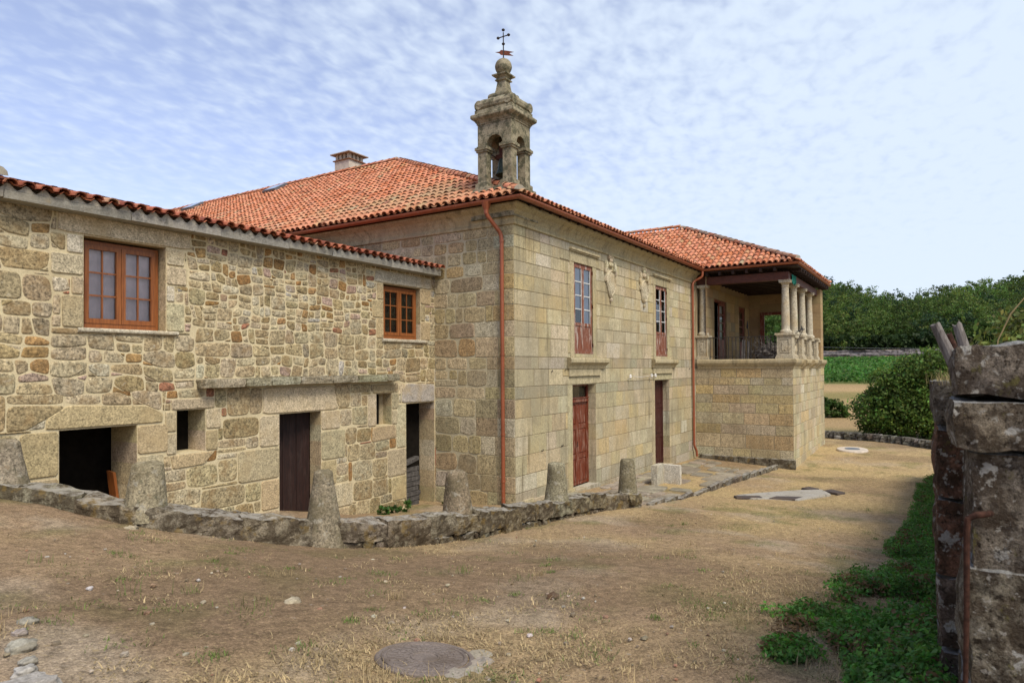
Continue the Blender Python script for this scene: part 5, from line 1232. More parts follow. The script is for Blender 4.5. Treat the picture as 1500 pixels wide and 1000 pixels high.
# ------------------------------------------------------------------ paving, covers
fg = lambda s, z, d: Vector((s, z, gz(s, z)+.012+d))
def paving():
    m = MB(); cells = []
    for q in guillotine(14.1, 5.55, 18.0, 7.0, .95, .55)+guillotine(18.9, 5.35, 25.4, 7.75, 1.1, .7)+guillotine(13.9, 7.0, 21.0, 7.9, .9, .5): cells.append(q)
    for c in cells:
        if random.random() < .28: continue
        p = roughen(c, .12); p = chaikin(inset(p, .03), .15); stone(m, p, fg, -.03, random.uniform(.012, .03), .02, jit((.29, .25, .185), .2), wob=.01)
    o = m.build('paving', M['paving'], None, loc=(18, 6.5, -.6)); o['kind'] = 'structure'
    k = MB(); P = [Vector((25.55, 4.93, 0)), Vector((23, 5.03, 0)), Vector((20.4, 5.20, 0)), Vector((18.2, 5.26, 0)), Vector((16.0, 5.42, 0)), Vector((14.3, 5.48, 0))]
    for a, b in zip(P, P[1:]):
        n = max(1, int((b-a).length/.75))
        for i in range(n):
            p = a.lerp(b, (i+.5)/n); h = .09 if p.x > 17.8 else .03; rock(k, (p.x, p.y, gz(p.x, p.y)+h*.4), ((b-a).length/n*.5-.01, .075, h*.8+.04), jit((.26, .24, .20), .2), seed=i+p.x, n=5, rnd=.15, amp=.1)
    o = k.build('edging', M['curb'], None, loc=(20, 5.2, -.8)); o['kind'] = 'structure'
paving()
def covers():
    x, y = 3.50, 2.92; z = gz(x, y)+.018
    ax = Vector((1, 0, (gz(x+.4, y)-gz(x-.4, y))/.8)).normalized(); ay = Vector((0, 1, (gz(x, y+.4)-gz(x, y-.4))/.8)).normalized(); az = ax.cross(ay)
    root = thing('manhole_cover', (x, y, z), 'round rusty cast iron manhole cover in the dry yard', 'manhole cover')
    def disc(m, prof, n=48):
        rows = [[Vector((x, y, z))+(ax*math.cos(2*math.pi*q/n)+ay*math.sin(2*math.pi*q/n))*r+az*h for q in range(n)] for r, h in prof]
        m.grid(rows, (.17, .14, .12), close=True); m.face(rows[-1], (.17, .14, .12))
    f = MB(); disc(f, [(.335, -.06), (.335, -.004), (.325, .004), (.30, .006), (.295, -.004), (.29, -.01)]); f.build('rim', M['castiron'], root)
    l = MB(); disc(l, [(.287, -.02), (.287, .003), (.275, .008), (.262, .008), (.258, .001), (.10, .001), (.097, .008), (.085, .008), (.082, .001)])
    for k in range(24):
        a = 2*math.pi*k/24
        for r, s in ((.13, .016), (.175, .02), (.225, .022)):
            aa = a+(.13 if r == .175 else 0); c = Vector((x, y, z))+(ax*math.cos(aa)+ay*math.sin(aa))*r; u = (ax*math.cos(aa)+ay*math.sin(aa)); v = az.cross(u)
            P = [c+u*s*i+v*s*.55*j+az*h for h in (.0012, .0045) for i, j in ((-1, -1), (1, -1), (1, 1), (-1, 1))]; l.hexa(P, (.18, .15, .13))
    l.build('lid', M['castiron'], root)
    cc = MB()
    for k in range(16):
        a = 2*math.pi*k/16+random.uniform(-.15, .15); r = random.uniform(.36, .40)
        if k not in (11, 12, 13, 14): continue
        rock(cc, (x+math.cos(a)*r, y+math.sin(a)*r, gz(x+math.cos(a)*r, y+math.sin(a)*r)+.002), (random.uniform(.09, .12), random.uniform(.06, .09), .010), jit((.30, .26, .20), .12), seed=k, n=5, rnd=.7, amp=.3)
    cc.build('concrete_collar', M['concrete'], root)
    # long concrete slab with dark lids further along the way
    r2 = thing('concrete_slab', (18.7, 3.5, gz(18.7, 3.5)), 'long grey concrete slab with dark metal lids set in the dry grass', 'concrete slab')
    P = [(17.45, 4.15), (18.1, 2.95), (19.9, 2.45), (20.6, 2.75), (20.1, 3.25), (18.6, 4.1), (17.8, 4.45)]
    m = MB(); stone(m, P, fg, -.05, .03, .03, (.33, .31, .27)); m.build('slab', M['concrete'], r2)
    for pp in ([(17.30, 4.30), (17.75, 3.75), (18.05, 3.9), (17.6, 4.45)], [(17.75, 3.62), (18.05, 3.05), (18.7, 2.95), (18.3, 3.55)], [(19.95, 2.30), (20.3, 2.15), (20.75, 2.55), (20.35, 2.72)], [(20.25, 3.0), (20.7, 2.85), (20.9, 3.15), (20.5, 3.3)]):
        l = MB(); stone(l, pp, fg, -.02, .038, .015, (.075, .062, .058)); l.build('lid', M['castiron'], r2)
    r3 = thing('drain_cover', (32.0, 3.1, gz(32, 3.1)), 'small pale concrete ring with a dark lid near the far garden wall', 'drain cover')
    m = MB(); stone(m, [(32+.62*math.cos(a)*1.3, 3.1+.62*math.sin(a)) for a in np.linspace(0, 6.28, 25)[:-1]], fg, -.05, .05, .04, (.50, .50, .48)); m.build('ring', M['render'], r3)
    m = MB(); stone(m, [(32+.3*math.cos(a)*1.3, 3.1+.3*math.sin(a)) for a in np.linspace(0, 6.28, 25)[:-1]], fg, 0, .062, .01, (.10, .09, .12)); m.build('lid', M['lead'], r3)
covers()
def rocks():
    spec = [(2.02, 5.03, .045, 'brownish fist-sized stone, farthest of the cluster at the yard edge'), (1.90, 4.84, .035, 'small flat stone between two bigger ones at the yard edge'), (1.80, 4.56, .060, 'largest grey stone bedded in the soil at the yard edge'),
            (1.73, 4.30, .035, 'low grey stone just before the white one at the yard edge'), (1.66, 4.16, .045, 'whitish lichened stone lying near the yard edge')]
    for i, (x, y, s, lab) in enumerate(spec):
        m = MB(); c = (.40, .38, .34) if i == 4 else jit((.31, .28, .24), .15); rock(m, (x, y, gz(x, y)+s*.15), (s*1.1, s, s*.6), c, seed=i*4+1, n=7, rnd=.7, amp=.35)
        tag(m.build('loose_stone', M['paving'], None, loc=(x, y, gz(x, y)), smooth=True), lab, 'stone', 'loose stones at the yard edge')
    m = MB(); x, y = 1.50, 3.98; rock(m, (x, y, gz(x, y)-.03), (.22, .12, .05), (.30, .28, .25), seed=44, n=8, rnd=.6, amp=.2)
    tag(m.build('flat_slab', M['paving'], None, loc=(x, y, gz(x, y))), 'flat grey slab half sunk in the soil at the photo corner', 'stone slab')
    for (x, y, s, lab) in ((4.27, 8.0, .05, 'yellowish pebble under the low wall near the second guard stone'), (5.6, 3.1, .045, 'dark brown clod lying alone in the open yard'), (3.7, 4.5, .05, 'pale stone half buried in the bare soil of the yard')):
        m = MB(); rock(m, (x, y, gz(x, y)+s*.2), (s*1.3, s, s*.6), (.10, .06, .035) if s == .045 else (.42, .36, .25), seed=s*900+x, n=6, rnd=.7, amp=.4)
        tag(m.build('loose_stone', M['paving'], None, loc=(x, y, gz(x, y)), smooth=True), lab, 'stone')
    g = MB()
    for k in range(520):
        r = 3.2+14*random.random()**1.8; a = R(random.uniform(-4, 74)); x, y = r*math.cos(a), r*math.sin(a)
        if y > np.interp(x, CX, CY)-.1 and x < 14: continue
        s = random.uniform(.006, .016)*random.choice((.7, 1, 1, 1.4)); rock(g, (x, y, gz(x, y)+s*.2), (s*1.2, s, s*.65), jit(random.choice([(.42, .37, .29), (.30, .25, .18), (.24, .19, .13), (.22, .16, .10), (.45, .42, .37), (.30, .16, .10)]), .2), seed=k, n=2, rnd=.8, amp=.4)
    o = g.build('gravel', M['paving'], None); o['kind'] = 'stuff'
rocks()

# ------------------------------------------------------------------ old gate wall close by, far garden wall
def gate_wall():
    root = thing('boundary_wall', (3.6, -.2, .8), 'old lichened boundary wall of big brown blocks with an iron pin, seen end on', 'wall')
    m = MB(); c = (.20, .17, .13)
    for (y1, z0, z1, xb, sd) in ((-.055, 2.55, 2.80, 4.4, 1), (-.045, 2.325, 2.535, 4.45, 2), (-.115, 1.79, 2.31, 4.3, 3), (-.085, 1.235, 1.80, 4.3, 4), (-.07, .4, 1.25, 4.3, 5)):
        y0 = -1.15; xf = 3.60+{1: .05, 2: -.02, 3: .02, 4: 0, 5: 0}[sd]
        def mapf(p, y0=y0, y1=y1, z0=z0, z1=z1, xf=xf, xb=xb, sd=sd):
            z = z0+(z1-z0)*(p.z*.5+.5)
            if sd == 1: z += .06*(-.3-(y0+(y1-y0)*(p.y*.5+.5)))*(p.z*.5+.5)*1.2
            return Vector((xf+(xb-xf)*(p.x*.5+.5), y0+(y1-y0)*(p.y*.5+.5), z))
        rock(m, (0, 0, 0), (1, 1, 1), jit(c, .12), seed=sd*5.3, n=28, rnd=.10, amp=.075, mapf=mapf, freq=3.0)
    m.build('gate_block', M['gatewall'], root)
    m = MB(); rc = (.18, .095, .06)                                   # the side behind, stained red, then the long low wall
    for k, (x0, x1, y1, z0, z1, cc) in enumerate(((4.5, 5.3, .030, 2.36, 2.60, (.17, .15, .12)), (4.5, 5.2, .020, 1.95, 2.35, rc), (4.5, 5.3, .022, 1.5, 1.94, rc), (4.5, 5.2, .012, 1.1, 1.49, (.16, .12, .09)), (4.5, 5.3, .01, .2, 1.09, (.16, .13, .1)))):
        mf = lambda p, a=(x0, x1, y1, z0, z1): Vector((a[0]+(a[1]-a[0])*(p.x*.5+.5), -.6+(a[2]+.6)*(p.y*.5+.5), a[3]+(a[4]-a[3])*(p.z*.5+.5)))
        rock(m, (0, 0, 0), (1, 1, 1), cc, seed=k*3.7+20, n=12, rnd=.12, amp=.08, mapf=mf, freq=3)
    x = 5.35
    while x < 24:
        w = random.uniform(.5, .9); zt = 2.12-.085*(x-5.3); g = gz(x+w/2, 0)-.2; z = g
        while z < zt-.05:
            h = min(random.uniform(.25, .45), zt-z); mf = lambda p, a=(x, w, z, h, random.uniform(-.02, .015)): Vector((a[0]+a[1]*(p.x*.5+.5), -.55+(.55+a[4])*(p.y*.5+.5), a[2]+a[3]*(p.z*.5+.5)))
            rock(m, (0, 0, 0), (1, 1, 1), jit((.19, .16, .12), .2), seed=x*3+z, n=5, rnd=.14, amp=.07, mapf=mf); z += h
        x += w
    m.build('wall_run', M['gatewall'], root)
    i = MB(); i.tube([(3.60, -.19, 2.05), (3.545, -.175, 2.055), (3.53, -.135, 2.05), (3.53, -.105, 2.03), (3.53, -.10, 1.98), (3.545, -.095, 1.6), (3.56, -.085, 1.25), (3.57, -.08, .75)], [.013, .014, .014, .014, .013, .011, .010, .010], 10); i.build('iron_pin', M['rust'], root)
    # bleached posts stuck in the wall top
    for (P, r, mat, lab) in (([(6.0, .005, 3.0), (6.0, -.10, 2.76), (6.02, -.28, 2.25)], .043, 'grey_wood', 'bleached grey post leaning outward over the boundary wall'), ([(6.1, -.135, 3.0), (6.1, -.195, 2.80), (6.1, -.32, 2.25)], .040, 'grey_wood', 'bleached grey post, split at its top, leaning behind the lichened block'), ([(6.3, -.085, 2.93), (6.3, -.14, 2.76), (6.3, -.30, 2.25)], .030, 'rust', 'short rust brown post between two bleached grey ones')):
        p = MB(); n = 12; ax = Vector(P[2])-Vector(P[0]); pts = [Vector(P[0]).lerp(Vector(P[2]), k/6) for k in range(7)]
        p.tube(pts, [r*(.78+.22*min(1, k/2)+.06*mn.noise(Vector((k*1.3, r*50, 1)))) for k in range(7)], n, (.5, .5, .5)); i0 = 0
        for q in range(n): v = Vector(p.v[q]); p.v[q] = tuple(v-ax.normalized()*(.03*mn.noise(Vector((q*.9, P[0][1]*20, 3)))+.015*math.sin(q)))
        tag(p.build('post', M[mat], None, loc=P[2]), lab, 'post', 'old posts on the boundary wall')
gate_wall()
def garden_wall():
    P = [(38.2, 9.5), (37.6, 6.5), (37.2, 4.6), (36.6, 2.6), (35.6, 1.2), (34.4, .25), (33.4, -.6)]; m = MB()
    for a, b in zip(P, P[1:]):
        L = math.hypot(b[0]-a[0], b[1]-a[1]); s = 0
        while s < L:
            w = random.uniform(.18, .38)
            for lv in range(2):
                t = (s+w/2)/L; x, y = a[0]+(b[0]-a[0])*t, a[1]+(b[1]-a[1])*t; g = gz(x, y)
                c = jit(random.choice([(.10, .09, .075), (.13, .12, .10), (.24, .225, .19), (.16, .14, .11)]), .25); rock(m, (x+random.uniform(-.05, .05), y+random.uniform(-.05, .05), g+.07+lv*.17), (w*.56, w*.56, .11), c, seed=s*7+lv+x, n=3, rnd=.45, amp=.3)
            s += w
    tag(m.build('garden_wall', M['field_stone'], None, loc=(36.6, 2.6, -1)), 'low dark dry stone wall curving across the far end of the yard', 'low wall')
    m = MB(); rows = []
    for j in range(6):
        rows.append([(160.2+.5*mn.noise(Vector((y*.4, j*.9, 1)))+j*.08, y, 3.5+j*.48+.25*mn.noise(Vector((y*.25, j*.5, 4)))) for y in np.arange(-70, 75, 1.2)])
    m.grid(rows, (.19, .165, .16)); rows2 = [[(p[0]+1.6, p[1], p[2]) for p in rows[-1]]]; m.grid([rows[-1], rows2[0]], (.19, .17, .15))
    tag(m.build('terrace_wall', M['field_stone'], None, loc=(160, 10, 3.5)), 'long grey stone terrace wall between the green field and the wooded hill', 'terrace wall')
garden_wall()
# ------------------------------------------------------------------ vegetation
def leaves(P, Nrm, size, cols, elong=1.7, flat=.5):
    """diamond leaves at points P facing roughly Nrm"""
    n = len(P); rnd = rng.normal(size=(n, 3)); nn = Nrm*(1-flat)+rnd/np.linalg.norm(rnd, axis=1, keepdims=True)*flat*1.3
    nn /= np.linalg.norm(nn, axis=1, keepdims=True)+1e-9
    a = np.cross(nn, rng.normal(size=(n, 3))); a /= np.linalg.norm(a, axis=1, keepdims=True)+1e-9; b = np.cross(nn, a)
    s = (size*(.6+.8*rng.random(n)))[:, None]
    V = np.stack([P-a*s*elong*.5, P+b*s*.5-a*s*.05, P+a*s*elong*.5+nn*s*.1, P-b*s*.5-a*s*.05], 1).reshape(-1, 3)
    return V, np.arange(4*n).reshape(n, 4), cols
def lobes(cs, n, size, base, var=.3, shell=.55, hue=.15, clump=.35):
    """leaves through the volume of several lobes, gathered in clumps; cs: (x, y, z, rx, ry, rz)"""
    cs = np.array(cs, float); w = (cs[:, 3]*cs[:, 4]*cs[:, 5])**(2/3); w /= w.sum()
    nc = max(8, n//28); idx = rng.choice(len(cs), nc, p=w); d = rng.normal(size=(nc, 3)); d /= np.linalg.norm(d, axis=1, keepdims=True)
    rr = (shell+(1-shell)*rng.random(nc)**.6)[:, None]; ctr = cs[idx, :3]+d*cs[idx, 3:]*rr
    k = rng.integers(0, nc, n); r = cs[idx[k], 3:].mean(1, keepdims=True)*clump
    g = rng.normal(size=(n, 3)); g /= np.linalg.norm(g, axis=1, keepdims=True); P = ctr[k]+g*r*(rng.random((n, 1))**.5)*np.array([1, 1, .7])
    cc = (1+var*rng.normal(size=nc))[k]; base = np.array(base); c = base[None, :]*np.clip(cc, .45, 1.8)[:, None]*(1+hue*rng.normal(size=(n, 3))*np.array([1, .5, .8]))
    return leaves(P, d[k], size, np.clip(c, .005, .6), flat=.55)
def merge(parts):
    V, Q, C = [], [], []; o = 0
    for v, q, c in parts: V.append(v); Q.append(q+o); C.append(c); o += len(v)
    return np.concatenate(V), np.concatenate(Q), np.concatenate(C)
def trunk(root, x, y, z0, h, r, branches=5, spread=1.0):
    m = MB(); top = Vector((x+random.uniform(-.1, .1)*h, y+random.uniform(-.1, .1)*h, z0+h)); b = Vector((x, y, z0-.2)); m.tube([b, b.lerp(top, .4)+Vector((r*.5, 0, 0)), top], [r, r*.75, r*.35], 8, (.5, .5, .5))
    for k in range(branches):
        a = 2*math.pi*k/branches+random.uniform(-.4, .4); s = b.lerp(top, random.uniform(.35, .8)); e = s+Vector((math.cos(a)*spread, math.sin(a)*spread, spread*random.uniform(.5, 1))); m.tube([s, s.lerp(e, .5)+Vector((0, 0, .1*spread)), e], [r*.4, r*.28, r*.12], 6, (.5, .5, .5))
    m.build('trunk', M['bark'], root)
def bush_tree():
    z = gz(40, 1); root = thing('broadleaf_tree', (40.2, .9, z), 'dense dark green bushy tree rising behind the far garden wall', 'tree')
    cs = [(39.8, 2.5, z+1.2, 1.3, 1.35, 1.2), (39.5, 1.4, z+1.4, 1.4, 1.5, 1.5), (40, .8, z+2.7, 1.6, 1.6, 1.5), (40, -.2, z+3.3, 1.5, 1.3, 1.25), (40.3, -.9, z+1.6, 1.6, 1.5, 1.8), (39.6, .2, z+1.3, 1.4, 1.5, 1.4), (40, 2.1, z+2.6, 1.1, 1.0, .9)]
    V, Q, C = lobes(cs, 46000, .090, (.085, .140, .026), var=.36, shell=.5, clump=.34); raw('crown', V, Q, C, M['leaf'], root); trunk(root, 40.2, .6, z, 2.6, .16, 7, 1.2)
bush_tree()
def shrub(name, x, y, cs, n, size, base, lab, cat='shrub', z=None, group=None, clump=.35):
    z = gz(x, y) if z is None else z; root = thing(name, (x, y, z), lab, cat, group)
    V, Q, C = lobes([(x+a, y+b, z+c, d, e, f) for a, b, c, d, e, f in cs], n, size, base, clump=clump); raw('foliage', V, Q, C, M['leaf'], root)
    m = MB()
    for k in range(6): a = k*1.05; m.tube([(x, y, z-.05), (x+.3*math.cos(a)*cs[0][3], y+.3*math.sin(a)*cs[0][4], z+cs[0][2])], [.02, .008], 5)
    m.build('stem', M['bark'], root)
shrub('olive_shrub', 15.4, -1.35, [(0, 0, 3.2, 1.3, 1.0, .9), (.2, -.75, 3.7, 1.2, .9, .85), (.1, .35, 2.7, .9, .6, .7), (0, -.4, 2.0, 1.4, 1.2, 1.1), (0, -.2, .9, 1.2, 1.1, 1.0)], 11000, .070, (.125, .150, .034), 'tall olive green shrub growing behind the boundary wall')
shrub('green_shrub', 50.2, 6.0, [(0, 0, .55, .75, .7, .6), (.2, -.5, .35, .6, .5, .4), (0, .3, .9, .5, .4, .45)], 2600, .10, (.055, .10, .018), 'small bright green shrub on the dry slope beyond the garden wall')
shrub('dark_bush', 70, 4.8, [(0, 0, .5, 1.2, 1.0, .6), (.4, -1.2, .3, .8, .9, .4)], 1600, .14, (.05, .06, .02), 'low dark bush on the dry bank below the green field')
def weeds(name, spots, lab, base, h=.16, size=.04, n=170):
    for (x, y, s) in spots:
        z = gz(x, y); root = thing(name, (x, y, z), lab if isinstance(lab, str) else lab.pop(0), 'weed', 'green weeds along the house foot')
        V, Q, C = lobes([(x, y, z+h*.5*s, .13*s, .13*s, h*.55*s), (x+.07*s, y-.05*s, z+h*.3*s, .12*s, .1*s, h*.4*s)], int(n*s), size, base, clump=.4); raw('leaves', V, Q, C, M['leaf'], root)
weeds('weed', [(10.55, 10.02, 1.2), (10.9, 10.0, 1.0), (11.25, 9.98, 1.4), (12.55, 9.72, 1.7), (4.85, 10.55, 1.3)],
      ['green weed at the wall foot behind the tall guard stone', 'middle one of three small weeds at the damp wall foot', 'ferny weed at the wall foot just outside the corner doorway', 'tall leafy weed in the corner beside the grey boards', 'small green weed growing on the sill of the wide opening'], (.045, .10, .018))
def nettles():
    parts = []; n = 0; P = []
    while n < 1250:
        x = 4.1+20*rng.random()**1.9; w = np.interp(x, [4.1, 5, 6.5, 8.3, 10, 11.6, 14, 17, 24], [.20, .38, .72, .80, .72, .62, .46, .38, .36]); y = .02+w*1.25*rng.random()**1.15
        if vnoise(np.array([x]), np.array([y]), 1.8, 6, 2)[0] < .27+.20*(y/w) : continue
        P.append((x, y, max(.03, .17+.17*rng.random()-.14*(y/w)))); n += 1
    for k in range(40): P.append((5.2+rng.normal()*.12, .93+rng.normal()*.07, .08))
    for k in range(24): P.append((6.35+rng.normal()*.2, .98+rng.normal()*.08, .09))
    for x, y, h in P:
        z = gz(x, y); m = 90; a = rng.random(m)*6.28; r = .11*np.sqrt(rng.random(m)); hh = h*rng.random(m)**.8
        Q = np.stack([x+np.cos(a)*r, y+np.sin(a)*r, z+hh], 1); nr = np.stack([np.cos(a)*.5, np.sin(a)*.5, np.full(m, .9)], 1); k = .75+.5*rng.random()
        c = np.array([.095, .215, .036])*k*(1+.15*rng.normal(size=(m, 3))); 
        if rng.random() < .12: c = c*0+np.array([.16, .10, .045])*(.8+.4*rng.random((m, 1)))
        parts.append(leaves(Q, nr, .022, np.clip(c, .005, .5), elong=1.8, flat=.4))
    V, Q, C = merge(parts); o = raw('nettles', V, Q, C, M['leaf']); o['kind'] = 'stuff'
nettles()
def blades(P, h, lean, cols, w=.0035):
    n = len(P); a = rng.random(n)*6.28; d = np.stack([np.cos(a), np.sin(a), np.zeros(n)], 1); s = np.stack([-np.sin(a), np.cos(a), np.zeros(n)], 1); ww = (w*(.7+.6*rng.random(n)))[:, None]
    top = P+d*(h*lean)[:, None]+np.array([0, 0, 1])*h[:, None]*np.sqrt(np.clip(1-lean**2, .02, 1))[:, None]; mid = P+d*(h*lean*.35)[:, None]+np.array([0, 0, 1])*(h*.55)[:, None]*np.sqrt(np.clip(1-lean**2, .02, 1))[:, None]
    V = np.stack([P-s*ww, P+s*ww, mid+s*ww*.8, mid-s*ww*.8, top+s*ww*.2, top-s*ww*.2], 1).reshape(-1, 3); i = np.arange(n)*6
    Q = np.concatenate([np.stack([i, i+1, i+2, i+3], 1), np.stack([i+3, i+2, i+4, i+5], 1)]); return V, Q, np.concatenate([cols, cols])
def grass():
    N = 520000; r = 2.6*np.exp(rng.random(N)*2.45); a = np.radians(-3+78*rng.random(N)); x, y = r*np.cos(a), r*np.sin(a)
    cov = straw_cover(x, y); fine = vnoise(x, y, 3.2, 12, 3); keep = rng.random(N) < np.clip(cov*1.0+(fine-.5)*1.5-.08, 0, 1)*.6
    yc = np.interp(x, CX, CY); keep &= ~((y > yc-.02) & (x < 13.9)); keep &= ~((y > 7.9) & (x < 26.1)); keep &= ~((x > 25.9) & (x < 34) & (y > 4.35)); keep &= np.hypot(x-3.5, y-2.92) > .36
    keep &= ~((x > 14) & (x < 25.4) & (y > 5.4) & (rng.random(N) < .75))
    x, y, r = x[keep], y[keep], r[keep]; n = len(x); z = ground_z(x, y)
    green = (vnoise(x, y, 1.3, 8, 4) > .60) & (rng.random(n) < .55); tall = rng.random(n)**3
    h = (.015+.04*tall)*(1+.25*rng.random(n)); h[green] *= .8; lean = .70+.285*rng.random(n)
    c = np.array([.37, .285, .15])*(.55+.8*rng.random((n, 1))); c[green] = np.array([.10, .14, .032])*(.7+.6*rng.random((green.sum(), 1)))
    V, Q, C = blades(np.stack([x, y, z+.004], 1), h, lean, np.clip(c, .01, .7), .0016+.00022*r.mean()); o = raw('dry_grass', V, Q, C, M['straw']); o['kind'] = 'stuff'
    # tufts that stand up a little
    T = []; G = []
    for k in range(90):
        rr = 2.9*math.exp(random.random()*1.9); aa = R(random.uniform(-2, 74)); tx, ty = rr*math.cos(aa), rr*math.sin(aa)
        if (ty > np.interp(tx, CX, CY)-.05 and tx < 14) or math.hypot(tx-3.5, ty-2.92) < .4 or ty > 7.8 or (tx > 25 and ty > 4.3): continue
        m = random.randint(18, 60); s = random.uniform(.05, .13); T.append(np.stack([tx+rng.normal(size=m)*s, ty+rng.normal(size=m)*s*.7, np.full(m, 0.)], 1))
    for (tx, ty) in ((3.05, 2.75), (3.2, 2.45), (2.95, 3.3), (2.85, 2.6), (3.0, 3.0), (3.15, 2.2), (3.3, 1.9), (4.75, .55), (5.0, .7)):
        m = 60; T.append(np.stack([tx+rng.normal(size=m)*.10, ty+rng.normal(size=m)*.10, np.full(m, 0.)], 1))
    for k in range(150):                    # small flat green tufts on the bare soil
        rr = 2.9*math.exp(random.random()*1.6); aa = R(random.uniform(0, 74)); tx, ty = rr*math.cos(aa), rr*math.sin(aa)
        if (ty > np.interp(tx, CX, CY)-.05 and tx < 14) or math.hypot(tx-3.5, ty-2.92) < .4 or ty > 7.8 or (tx > 25 and ty > 4.3): continue
        m = random.randint(25, 70); s = random.uniform(.03, .08); G.append(np.stack([tx+rng.normal(size=m)*s*1.4, ty+rng.normal(size=m)*s, np.full(m, 0.)], 1))
    G = np.concatenate(G); G[:, 2] = ground_z(G[:, 0], G[:, 1])+.004; c = np.array([.115, .165, .035])*(.6+.7*rng.random((len(G), 1))); VG, QG, CG = blades(G, .015+.03*rng.random(len(G)), .4+.55*rng.random(len(G)), c, .0028)
    o = raw('green_tufts', VG, QG, CG, M['straw']); o['kind'] = 'stuff'
    T = np.concatenate(T); T[:, 2] = ground_z(T[:, 0], T[:, 1]); n = len(T); gk = vnoise(T[:, 0], T[:, 1], .9, 21, 2) > .58
    c = np.array([.38, .29, .15])*(.6+.7*rng.random((n, 1))); c[gk] = np.array([.11, .15, .035])*(.7+.6*rng.random((gk.sum(), 1)))
    h = .04+.09*rng.random(n)**1.5; V, Q, C = blades(T, h, .2+.65*rng.random(n), c, .0022); o = raw('grass_tufts', V, Q, C, M['straw']); o['kind'] = 'stuff'
    # dry grass on top of the boundary wall and one long stalk above it
    m = 160; T = np.stack([4.75+.25*rng.normal(size=m)*.8, -.06+.05*rng.normal(size=m), np.full(m, 2.585)], 1); c = np.array([.30, .24, .10])*(.6+.7*rng.random((m, 1))); V, Q, C = blades(T, .03+.07*rng.random(m), .2+.6*rng.random(m), c, .0016)
    o = raw('dry_tuft', V, Q, C, M['straw']); tag(o, 'dry yellow grass tuft growing on the boundary wall top', 'grass tuft', kind='stuff')
    s = MB(); s.tube([(7.0, -.42, 2.6), (7.0, -.44, 2.9), (7.0, -.53, 3.12), (7.0, -.66, 3.30)], [.006, .005, .006, .004], 6, (.33, .25, .12)); tag(s.build('dry_stalk', M['straw'], None, loc=(7, -.42, 2.6)), 'single dry grass stalk bending above the boundary wall', 'stalk')
grass()
def vineyard():
    parts = []
    for x in np.arange(94, 158.5, 2.3):
        y = np.arange(-30, 44, .55); y = y+rng.normal(size=len(y))*.15; n = 13
        Y = np.repeat(y, n)+rng.normal(size=len(y)*n)*.28; X = x+rng.normal(size=len(Y))*.38; Z = far_z(X, Y)+.15+.75*rng.random(len(Y)); k = vnoise(X, Y, .25, 3, 3)
        c = np.array([.060, .150, .022])[None, :]*(.55+.9*k)[:, None]*(1+.14*rng.normal(size=(len(Y), 3))); nr = np.stack([-.3*np.ones(len(Y)), np.zeros(len(Y)), np.ones(len(Y))], 1)
        parts.append(leaves(np.stack([X, Y, Z], 1), nr, .34, np.clip(c, .01, .5), 1.3, .45))
    V, Q, C = merge(parts); o = raw('vineyard', V, Q, C, M['leaf']); o['kind'] = 'stuff'
vineyard()
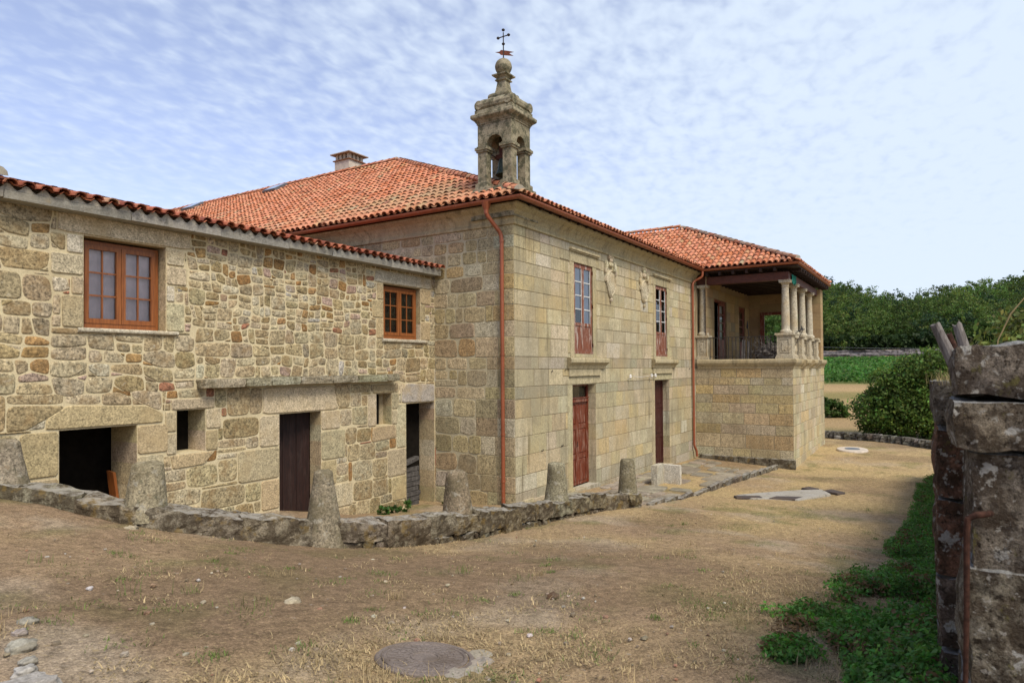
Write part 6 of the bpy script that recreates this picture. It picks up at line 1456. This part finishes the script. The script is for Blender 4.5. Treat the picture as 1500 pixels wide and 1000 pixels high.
def forest():
    parts = []; cnt = 0; pts = []
    for k in range(5200):
        t = rng.random()**.9; x = 163+180*t; ang = np.radians(-10+24*rng.random()); y = x*np.tan(ang)
        if any((x-a)**2+(y-b)**2 < (4.3+.010*(x-168))**2 for a, b in pts[-900:]): continue
        pts.append((x, y))
        if len(pts) > 820: break
    for (x, y) in pts:
        z = float(far_z(np.array([x]), np.array([y]))[0]); edge = x < 176; H = rng.uniform(6.5, 12.5)*(.7 if edge else 1); Rr = rng.uniform(2.8, 5.0)
        hue = rng.random(); base = np.array([.052, .100, .018])*(1-hue)+np.array([.100, .138, .027])*hue; base = base*rng.uniform(.6, 1.4)
        if rng.random() < .15: base = np.array([.028, .060, .022])
        cs = [(x, y, z+H*(.45 if edge else .60), Rr, Rr, H*(.5 if edge else .40))]
        for j in range(5): a = rng.random()*6.28; cs.append((x+math.cos(a)*Rr*.55, y+math.sin(a)*Rr*.55, z+H*rng.uniform(.42, .78), Rr*.55, Rr*.55, H*.22))
        parts.append(lobes(cs, 1200 if x < 230 else 680, .26 if x < 230 else .34, base, var=.20, shell=.66, clump=.33))
    n = 60000; x = 161.5+rng.random(n)**1.3*150; y = x*np.tan(np.radians(-10+24*rng.random(n))); z = far_z(x, y)+rng.random(n)*np.where(x < 172, 3.0, 2.2)
    c = np.array([.030, .055, .013])[None, :]*(.5+1.1*vnoise(x, y, .3, 2, 3))[:, None]; nr = np.stack([-.6*np.ones(n), np.zeros(n), .7*np.ones(n)], 1); parts.append(leaves(np.stack([x, y, z], 1), nr, .75, c, 1.4, .6))
    V, Q, C = merge(parts); o = raw('forest', V, Q, C, M['leaf']); o['kind'] = 'stuff'
    # pines that stand clear on the skyline
    proto = None
    for i, (u, hh) in enumerate(((1222, 8.5), (1250, 9), (1338, 9.5), (1375, 10.5), (1392, 9.5), (1404, 11), (1442, 12), (1462, 11), (1476, 13), (1494, 11.5), (1512, 12))):
        ang = R(32.336)-math.atan((u-750)/982.6); x = 318+rng.uniform(-6, 6); y = x*math.tan(ang); z = float(far_z(np.array([x]), np.array([y]))[0])-1
        root = thing('pine_tree', (x, y, z), 'dark pine standing up on the skyline of the wooded hill', 'pine tree', 'pines on the hill skyline')
        cs = [(x, y, z+hh*.78, 1.9, 1.9, hh*.2)]+[(x+rng.normal()*1.5, y+rng.normal()*1.5, z+hh*rng.uniform(.5, .95), 1.5, 1.5, 1.0) for _ in range(5)]
        V, Q, C = lobes(cs, 420, .62, (.020, .040, .016), var=.25, shell=.5, clump=.45); raw('crown', V, Q, C, M['leaf'], root); trunk(root, x, y, z, hh*.85, .22, 4, 1.6)
forest()
def wires():
    for i, (y0, z0, y1, z1, x0, x1, lab) in enumerate(((30, 6.4, -60, 7.0, 120, 135, 'upper thin power line sagging across the foot of the wood'), (30, 5.5, -60, 6.0, 120, 135, 'lower thin power line sagging across the foot of the wood'))):
        m = MB(); A = Vector((x0, y0, z0)); B = Vector((x1, y1, z1)); m.tube([A.lerp(B, k/24)+Vector((0, 0, -1.6*math.sin(math.pi*k/24))) for k in range(25)], .022, 5)
        tag(m.build('power_line', M['lead'], None, loc=A), lab, 'power line', 'power lines before the wood')
wires()
